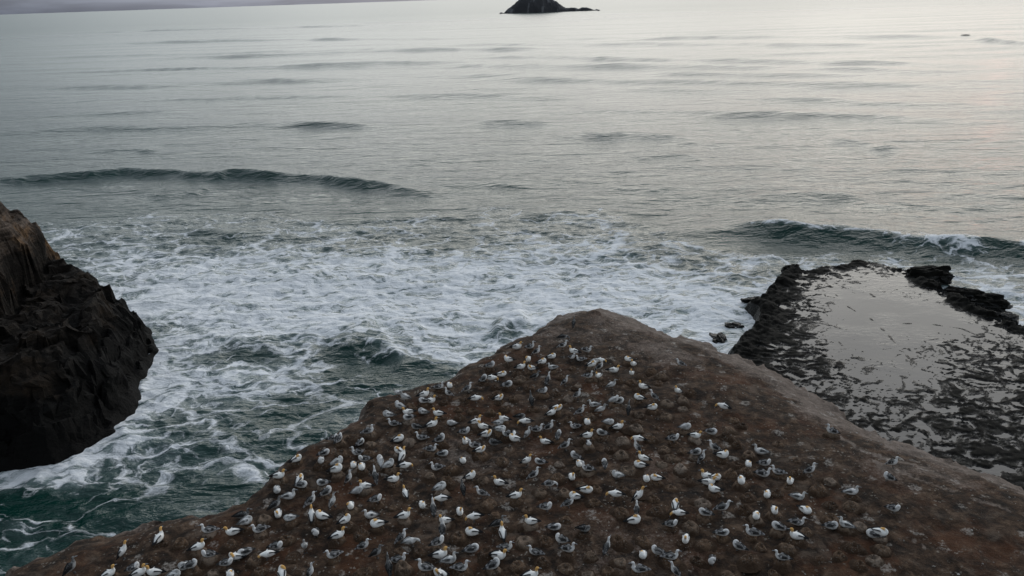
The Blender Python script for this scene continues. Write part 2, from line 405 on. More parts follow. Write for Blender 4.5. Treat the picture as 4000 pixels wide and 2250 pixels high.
def mat_pool():
    m, nt, b = newmat('pool_water')
    g = nt.nodes.new('ShaderNodeNewGeometry'); P = g.outputs['Position']
    b.inputs['Base Color'].default_value = (.010, .010, .010, 1)
    b.inputs['Roughness'].default_value = .06; b.inputs['IOR'].default_value = 1.32
    pm = nt.nodes.new('ShaderNodeMapping'); L(nt, P, pm.inputs[0]); pm.inputs['Scale'].default_value = (.6, 1.2, 1)
    rp = noise(nt, pm.outputs[0], 1.6, 4, .6, .4)
    bump(nt, b, mathn(nt, 'MULTIPLY', rp, maprange(nt, noise(nt, P, .12, 2), .42, .62, .15, 1.0)), .35, .12)
    return m
def mat_island():
    m, nt, b = newmat('island_rock')
    g = nt.nodes.new('ShaderNodeNewGeometry'); P = g.outputs['Position']
    n1 = noise(nt, P, .03, 5, .65)
    mp = nt.nodes.new('ShaderNodeMapping'); L(nt, P, mp.inputs[0]); mp.inputs['Scale'].default_value = (.10, .10, .02)
    n2 = noise(nt, mp.outputs[0], 1.0, 4, .6)
    c = ramp(nt, n1, [(.3, (.030, .030, .034)), (.7, (.058, .057, .062))])  # dark rock lightened, distance haze painted into its colour
    c = mixc(nt, mathn(nt, 'MULTIPLY', maprange(nt, n2, .52, .70), .7), c, (.20, .20, .21))
    L(nt, c, b.inputs['Base Color']); b.inputs['Roughness'].default_value = .9
    bump(nt, b, mathn(nt, 'ADD', n1, n2), 1.0, 4.0)
    return m
def mat_plumage():
    m, nt, b = newmat('plumage')
    a = nt.nodes.new('ShaderNodeAttribute'); a.attribute_name = 'Col'
    tc = nt.nodes.new('ShaderNodeTexCoord'); O = tc.outputs['Object']
    oi = nt.nodes.new('ShaderNodeObjectInfo')
    rv = nt.nodes.new('ShaderNodeCombineXYZ'); L(nt, mathn(nt, 'MULTIPLY', oi.outputs['Random'], 20.0), rv.inputs[0])
    O2 = vmath(nt, 'ADD', O, rv.outputs[0])
    n = noise(nt, O2, 26, 3, .6); n2 = noise(nt, O2, 9, 3, .6)
    v = nt.nodes.new('ShaderNodeTexVoronoi'); v.inputs['Scale'].default_value = 30; L(nt, O2, v.inputs['Vector'])
    sp = nt.nodes.new('ShaderNodeAttribute'); sp.attribute_name = 'speck'
    spk = mathn(nt, 'MULTIPLY', maprange(nt, v.outputs['Distance'], .36, .22), sp.outputs['Fac'])
    c = mixc(nt, spk, a.outputs['Color'], (.55, .55, .55))
    c = mixc(nt, mathn(nt, 'MULTIPLY', maprange(nt, n2, .55, .40), mathn(nt, 'MULTIPLY', sp.outputs['Fac'], .55)), c, (.05, .05, .055))
    c = mixc(nt, mathn(nt, 'MULTIPLY', maprange(nt, n, .6, .3), .22), c, vmath(nt, 'SCALE', c, .55))
    L(nt, c, b.inputs['Base Color']); b.inputs['Roughness'].default_value = .8; b.inputs['Specular IOR Level'].default_value = .25
    bump(nt, b, n, .25, .01)
    return m
def mat_plain(name, c, rough=.6):
    m, nt, b = newmat(name)
    g = nt.nodes.new('ShaderNodeTexCoord')
    n = noise(nt, g.outputs['Object'], 40, 3, .6)
    L(nt, mixc(nt, mathn(nt, 'MULTIPLY', n, .5), c, tuple(k*.5 for k in c)), b.inputs['Base Color'])
    b.inputs['Roughness'].default_value = rough
    return m
SEA, SOIL, MUD, CLIFF, REEF, POOL, ISLE, FEATHER = mat_sea(), mat_soil(), mat_mound(), mat_stack(), mat_reef(), mat_pool(), mat_island(), mat_plumage()
BILL = mat_plain('bill_horn', (.30, .33, .36), .45); LEG = mat_plain('leg_skin', (.02, .02, .022), .6)

# ------------------------------------------------------------------ left rock stack outline (needed by the foam)
def P2(u, v, z=0.0):
    p = A(u, v, z); return (p[0], p[1])
STACKW = [P2(-420, 1300), P2(-150, 1215), P2(0, 1186), P2(80, 1182), P2(150, 1176), P2(200, 1150), P2(250, 1112), P2(300, 1090), P2(330, 1050), P2(358, 1000), P2(364, 965), P2(378, 930), P2(398, 912)]
_tip = STACKW[-1]
STACK = STACKW + [(_tip[0]-1.5, _tip[1]+4), (_tip[0]-5, _tip[1]+11), (_tip[0]-14, _tip[1]+17), (_tip[0]-34, _tip[1]+20), (_tip[0]-60, _tip[1]+5)]
REEFP = [(1800, 862), (1845, 890), (1838, 868), (1872, 838), (1905, 806), (1908, 770), (1884, 757), (1922, 744), (1942, 718), (1962, 690), (1978, 676), (2004, 674), (2030, 678), (2060, 668), (2105, 664), (2135, 658), (2180, 654), (2222, 660),
         (2250, 668), (2285, 678), (2305, 690), (2330, 704), (2372, 722), (2402, 742), (2440, 764), (2478, 780), (2515, 794), (2542, 812), (2576, 816), (2680, 850), (2950, 950), (3300, 1400), (2576, 1420), (2200, 1330), (1900, 1080), (1800, 940)]
REEFW = [P2(u, v, 1.6) for u, v in REEFP[1:]]

# ------------------------------------------------------------------ sea
def crest(pts):
    a = []; r = []
    for u, v in pts:
        p = A(u, v, 0); a.append(math.atan2(p[0], p[1])); r.append(math.hypot(p[0], p[1]))
    return np.array(a), np.array(r)
WAVES = [
 ([(-40, 150), (400, 140), (900, 128), (1400, 122)], 1.8, 10, 30, 0), ([(700, 172), (1300, 168), (1900, 172), (2576, 184)], 1.8, 8, 24, 0), ([(-40, 262), (500, 250), (1000, 243), (1500, 243)], 1.1, 5, 18, 0), ([(1000, 205), (1700, 206), (2200, 212), (2576, 220)], 1.5, 6, 20, 0), ([(1300, 285), (1900, 288), (2300, 296), (2576, 302)], 1.1, 5, 16, 0), ([(-40, 335), (400, 322), (800, 316), (1100, 316)], 1.0, 4, 14, 0), ([(900, 120), (1500, 112), (2000, 112), (2576, 118)], 1.8, 12, 36, 0),  # crest line on the sheet, height, width in front, width behind, foam on the crest
 ([(-260, 480), (-60, 464), (50, 457), (160, 446), (250, 440), (420, 440), (560, 444), (700, 448), (820, 456), (950, 470), (1060, 482), (1170, 494)], 2.0, 2.8, 8.0, 0),
 ([(1640, 592), (1700, 588), (1760, 582), (1850, 578), (1960, 584), (2050, 590), (2150, 598), (2250, 604), (2340, 612), (2440, 622), (2576, 634), (2700, 650)], 2.4, 3.0, 8.5, .5),
 ([(340, 503), (460, 486), (560, 478)], .8, 2.0, 5.0, 0),
 ([(1380, 346), (1470, 343), (1560, 343), (1650, 346), (1720, 350), (1800, 354)], 1.3, 4.0, 11, 0),
 ([(-40, 190), (150, 184), (300, 179), (430, 176), (600, 173), (760, 168), (930, 162), (1150, 158), (1300, 156)], 2.3, 6, 22, 0),
 ([(-40, 224), (120, 222), (330, 217), (520, 212), (650, 206), (850, 200), (1000, 198)], 1.5, 6, 20, 0),
 ([(250, 153), (420, 147), (600, 142), (760, 137), (900, 131), (1250, 124), (1500, 122)], 1.8, 8, 26, 0),
 ([(1100, 146), (1380, 146), (1470, 147), (1560, 150), (1700, 152), (1850, 155), (2000, 157), (2300, 162), (2576, 168)], 1.9, 7, 24, 0),
 ([(900, 196), (1050, 192), (1200, 190), (1350, 190), (1500, 190), (1650, 192)], 1.3, 6, 18, 0),
 ([(1000, 230), (1130, 226), (1300, 222), (1600, 222), (1850, 226)], 1.0, 6, 18, 0),
 ([(2440, 100), (2500, 104), (2576, 110), (2680, 114)], 2.4, 9, 34, 0),
 ([(1180, 310), (1270, 306), (1400, 309)], .8, 3.5, 9, 0), ([(1560, 398), (1700, 392), (1800, 396)], .8, 3, 8, 0),
 ([(2050, 350), (2180, 362), (2290, 372)], .7, 3.5, 8, 0), ([(1850, 490), (1980, 484), (2100, 490), (2220, 500)], .8, 3, 8, 0), ([(1050, 470), (1250, 462), (1400, 468)], .5, 3, 8, 0),
 ([(1480, 480), (1600, 470), (1750, 478)], .5, 3, 8, 0), ([(200, 385), (330, 378), (420, 382)], .8, 3, 8, 0), ([(700, 320), (850, 318), (960, 322)], .7, 3, 8, 0),
 ([(1300, 545), (1420, 538), (1500, 545)], .6, 2.5, 6, 0), ([(480, 600), (590, 590), (700, 598)], .6, 2.4, 6, .1),
 ([(820, 890), (905, 870), (960, 880), (1040, 905)], 1.3, 2.2, 5.0, .2), ([(1230, 850), (1290, 815), (1340, 822)], 1.0, 2.0, 4.0, .1), ([(560, 880), (640, 872), (720, 885)], .7, 2.0, 4.5, 0),
 ([(960, 930), (1050, 918), (1150, 922)], .7, 2.0, 4.5, 0),
 ([(-20, 90), (300, 80), (700, 70), (1100, 62)], 2.4, 14, 44, 0), ([(1300, 100), (1700, 96), (2200, 92), (2576, 92)], 2.0, 12, 40, 0), ([(-20, 120), (300, 110), (800, 100), (1200, 98)], 2.2, 10, 32, 0),
 ([(1500, 190), (1800, 188), (2100, 190), (2400, 196)], 1.3, 6, 18, 0), ([(1900, 250), (2200, 256), (2576, 268)], 1.2, 6, 16, 0), ([(100, 290), (300, 282), (500, 278)], 1.0, 5, 14, 0),
]
def foam_density(u, v, x, y):
    top = np.interp(u, [-600, -100, 100, 300, 600, 900, 1200, 1400, 1500, 1600, 1700, 1800, 2000, 2300, 2576, 3200], [575, 572, 560, 536, 516, 532, 520, 512, 520, 545, 580, 610, 628, 640, 655, 720])
    top = top+14*vnoise(u/90, v/60, seed=50)
    d = .37*sstep(-8, 30, v-top)+.17*sstep(60, 150, v-top)
    core = np.exp(-((v-755-(u-900)*.02)/105)**2)*sstep(150, 420, u)*(1-.75*sstep(1500, 2050, u))
    d = d+.50*core*sstep(0, 60, v-top)
    d = d-.05*sstep(880, 1020, v)-.07*sstep(1150, 1400, v)
    for cu, cv, ru, rv, a in [(860, 905, 75, 45, -.42), (1010, 940, 120, 35, -.30), (600, 592, 110, 22, -.22), (440, 800, 60, 26, -.30), (625, 892, 85, 22, -.34), (1100, 960, 90, 30, -.25),
                              (110, 1285, 130, 45, -.22), (420, 1290, 170, 45, -.30), (560, 1240, 120, 40, -.2), (1270, 832, 45, 16, -.4), (330, 700, 60, 25, -.15), (1130, 610, 110, 22, -.2), (700, 1060, 160, 50, -.14), (450, 1060, 90, 30, -.10), (800, 1010, 90, 30, -.16),
                              (1700, 850, 110, 40, .22), (1780, 770, 90, 60, .12), (2520, 740, 60, 50, .28), (2470, 690, 90, 30, .15), (500, 950, 160, 26, .26), (330, 985, 80, 60, .25), (640, 985, 120, 20, .2), (900, 870, 50, 14, .25), (720, 820, 90, 24, .2),
                              (420, 780, 90, 22, .15), (60, 1200, 120, 18, .45), (330, 1110, 60, 24, .3), (60, 1330, 90, 22, .22), (620, 1190, 60, 20, .18), (1480, 620, 180, 35, .14), (200, 590, 120, 25, .15),
                              (2395, 608, 60, 13, .9), (2480, 628, 70, 14, .4), (2310, 640, 150, 22, .4), (2000, 640, 120, 20, .2)]:
        d = d+a*np.exp(-((u-cu)/ru)**2-((v-cv)/rv)**2)
    d = d*sstep(-8, 6, v-top+14)
    ds, _, _ = seg_dist(x, y, STACKW, closed=False)
    d = d+(.30*np.exp(-(ds/1.5)**2)+.22*np.exp(-(ds/5.0)**2))*(.6+.8*vnoise(x*.15, y*.15, seed=55))
    dr, _, _ = seg_dist(x, y, REEFW)
    d = d+.25*np.exp(-(dr/3.0)**2)
    q = A(1345, 32, 0); e = ((x-q[0]-20)/110)**2+((y-q[1])/60)**2      # wash round the island
    d = d+.6*np.exp(-np.maximum(e-.55, 0)*4)*sstep(.3, .6, e)
    return np.clip(d, 0, 1.1)
def build_sea():
    dep = np.concatenate([np.radians(np.linspace(80, 47, 20)), np.radians(np.linspace(46, 4.2, 740)), np.radians(np.geomspace(4.15, .35, 300)), np.radians(np.geomspace(.34, .07, 24))])
    R = HC/np.tan(dep)
    az = np.radians(np.concatenate([np.linspace(-180, -42, 40)[:-1], np.linspace(-42, 42, 700), np.linspace(42, 180, 40)[1:]]))
    AZ, RR = np.meshgrid(az, R)
    X = RR*np.sin(AZ); Y = RR*np.cos(AZ)
    foot = np.gradient(R)[:, None]+RR*.002          # sample spacing
    Z = np.zeros_like(X)
    def wavetrain(lam, amp, ang, seed, sharp=1.0, nz=.9):
        kx, ky = math.sin(ang)/lam, math.cos(ang)/lam
        ph = (X*kx+Y*ky)*2*math.pi+nz*5*vnoise(X/lam/4.2, Y/lam/2.2, seed=seed)
        am = .35+.65*np.clip(vnoise(X/lam/2.7+31, Y/lam/1.7, seed=seed+1)*.9+.5, 0, 1)
        return amp*am*((.5+.5*np.sin(ph))**sharp-.4)*sstep(.55, .25, foot/lam)
    Z += wavetrain(70, 1.05, math.radians(2), 21, 2.2, .30)*sstep(220, 420, RR)
    Z += wavetrain(46, .50, math.radians(4), 1, 1.8, .4)
    Z += wavetrain(27, .30, math.radians(-8), 5, 1.6, .7)
    Z += wavetrain(13, .21, math.radians(14), 9, 1.5)
    Z += wavetrain(7.5, .15, math.radians(-24), 13, 1.6)
    Z += wavetrain(4.2, .10, math.radians(32), 17, 1.6)
    u, v = plate(X, np.maximum(Y, 1.0), Z*0); u = u/K; v = v/K
    v = np.where(Y > 1, v, 3000); u = np.where(Y > 1, u, 1288)
    dens = foam_density(u, v, X, Y)
    chop = sstep(.05, .5, dens)
    Z += chop*(.32*fbm(X*.22, Y*.28, oct=3, seed=70)+.26*(1-2*np.abs(fbm(X*.33+4, Y*.4, oct=3, seed=80)))-.1)*sstep(3, 1, foot)
    for pts, hgt, wf, wb, fo in WAVES:
        a, r = crest(pts)
        rr = np.interp(az, a, r); o1 = az*0
        rr = rr+.010*rr*vnoise(az*r.mean()/np.where(r.mean() < 260, 9, 30), o1, seed=int(r.mean()))+np.where(r.mean() < 260, .004, .0)*rr*vnoise(az*r.mean()/2.5, o1, seed=3)
        s = (az-a[0])/(a[-1]-a[0])
        tap = sstep(-.02, .28, s)*sstep(1.02, .72, s)*(.75+.25*vnoise(az*r.mean()/np.where(r.mean() < 260, 14, 45), o1, seed=5))
        if a[-1] > .5 and r.mean() < 260: tap = sstep(0, .4, s)*(s < 1.3)*(.8+.2*vnoise(az*r.mean()/10, o1, seed=5))
        d = RR-rr[None, :]              # negative: this side of the crest
        prof = np.where(d < 0, np.exp(-(np.abs(d)/wf)**1.6), np.exp(-(d/wb)**1.5))
        trough = -.28*np.exp(-((d+2.6*wf)/(1.5*wf))**2)
        Z += hgt*tap*(prof+trough)
        if fo: dens = dens+fo*1.5*tap*np.exp(-((d+.3)/(.8+1.6*sstep(.35, .6, s)))**2)*np.clip(.35+1.2*vnoise(az*r.mean()/6, o1, seed=9)+.9*sstep(.35, .6, s), 0, 1.2)
        dens = dens-.22*tap*np.exp(-((d+wf*.5)/(wf*.8))**2)*(hgt > 1.0)
    Z = np.where(Y < -5, 0, Z)
    far = np.clip((np.log(RR)-math.log(110))/(math.log(2500)-math.log(110)), 0, 1)
    me = mesh_grid('sea', X, Y, Z, {'foam': np.clip(dens, 0, 1.1), 'far': far, 'calm': far*0})
    link('sea', me, SEA, kind='structure')
build_sea()

# ------------------------------------------------------------------ headland
def build_headland():
    X, Y, Z, S, I = HX, HY, HZ, HS, HI
    nl = 19
    right = (I >= 20) & (I < len(OUT))
    # bare grey rock along the tip and the right-hand slope, soil elsewhere
    d, i, t = seg_dist(X, Y, [PLAN[k] for k in range(21, len(OUT))], closed=False)
    wd = np.interp(i+t, [0, 2, 6, 10, 14, 17], [3.0, 6.0, 5.5, 6.0, 3.2, 2.0])
    bare = np.clip(1.0-d/wd, 0, 1)
    dl, _, _ = seg_dist(X, Y, [PLAN[k] for k in range(0, 21)], closed=False)
    bare = np.maximum(bare, .55*np.clip(1-dl/1.4, 0, 1))
    # trodden pale patches inside the colony
    for u, v, r, a in [(1150, 1150, 3.2, .55), (1040, 1165, 2.6, .42), (1280, 1120, 2.4, .35), (1550, 1400, 5.0, .4), (1450, 1430, 4, .4), (2150, 1150, 4, .35), (1700, 880, 5, .5), (2330, 1190, 3, .5), (1500, 830, 6, .5), (1620, 1180, 3, .35)]:
        p = on_ground(u*K, v*K); bare = np.maximum(bare, a*np.exp(-((X-p.x)**2/1.6+(Y-p.y)**2*1.2)/r**2))
    def sheet(l): return [(q.x, q.y) for q in (on_ground(3200+a/2.939, 1700+b/2.939) for a, b in l)]
    for l, w_, a_ in [([(240, 20), (430, 140), (560, 200), (700, 250), (780, 275), (900, 300), (1250, 370)], .20, .8), ([(640, 300), (760, 370), (900, 400), (1060, 480), (1200, 530), (1400, 600), (1540, 640)], .24, .75),
                      ([(1800, 740), (2000, 790), (2110, 830), (2200, 880)], .22, .7), ([(1010, 1160), (1140, 1240), (1270, 1330)], .10, .8), ([(1000, 70), (1200, 150), (1440, 220), (1700, 290), (1930, 420), (2250, 570)], .55, .55),
                      ([(860, 310), (1150, 400), (1380, 480)], .5, .35), ([(-350, 900), (-150, 1000), (60, 1100), (250, 1220), (500, 1380)], .35, .4), ([(-650, 880), (-500, 820), (-300, 860)], .5, .3)]:
        dl_, _, _ = seg_dist(X, Y, sheet(l), closed=False)
        bare = np.maximum(bare, a_*np.exp(-(dl_/w_)**2))
    for l, w_, a_ in [([(-700, -620), (-520, -480), (-360, -410)], .35, .8), ([(-760, -420), (-600, -330), (-420, -250)], .4, .5), ([(-1560, -1020), (-1300, -900), (-1100, -800)], .5, .5), ([(-300, 60), (-100, 120), (200, 180)], .5, .5)]:
        dl_, _, _ = seg_dist(X, Y, sheet(l), closed=False)
        bare = bare*(1-a_*np.exp(-(dl_/w_)**2))
    keep = (Z[:-1, :-1] > -1.2)
    me = mesh_grid('headland', X, Y, Z, {'bare': bare, 'edge': S}, keep)
    return link('headland', me, SOIL, kind='structure', label='brown headland with nest mounds falling off to a grey rim')
HEAD = build_headland()

def mound_mesh(seed, r=.42, h=.2):
    rg = np.random.default_rng(seed); n = 22
    prof = [(0, .62), (.22, .68), (.40, .97), (.55, 1.0), (.70, .74), (.90, .36), (1.15, .10), (1.42, -.12)]
    lob = 1+.13*np.sin(np.arange(n)/n*2*math.pi*2+rg.uniform(0, 6))+.09*np.sin(np.arange(n)/n*2*math.pi*3+rg.uniform(0, 6))+rg.normal(0, .03, n)
    co = [(0, 0, prof[0][1]*h)]; f = []
    for k, (a, z) in enumerate(prof[1:]):
        for j in range(n):
            t = j/n*2*math.pi
            co.append((math.cos(t)*r*a*lob[j], math.sin(t)*r*a*lob[j], h*z*(1+rg.normal(0, .10))+rg.normal(0, .012)))
    for j in range(n): f.append((0, 1+j, 1+(j+1) % n))
    for k in range(len(prof)-2):
        for j in range(n):
            a = 1+k*n+j; b = 1+k*n+(j+1) % n
            f.append((a, a+n, b+n, b))
    me = bpy.data.meshes.new('nest_mound'); me.from_pydata(co, [], f); me.update()
    me.polygons.foreach_set('use_smooth', [True]*len(f)); me.materials.append(MUD)
    return me
MOUNDS = [mound_mesh(s, r, h) for s, r, h in ((1, .38, .25), (2, .41, .29), (3, .36, .22), (4, .43, .25), (5, .40, .27), (6, .36, .24))]
MOUND_AT = []
def add_mound(p, sc):
    o = bpy.data.objects.new('nest_mound', random.choice(MOUNDS)); COL.objects.link(o)
    o.parent = HEAD; o.location = p; o.rotation_euler = (random.uniform(-.12, .12), random.uniform(-.12, .12), random.uniform(0, 6.28))
    o.scale = (sc*random.uniform(.9, 1.15), sc*random.uniform(.85, 1.1), sc*random.uniform(.75, 1.2))
    MOUND_AT.append((p[0], p[1], sc))

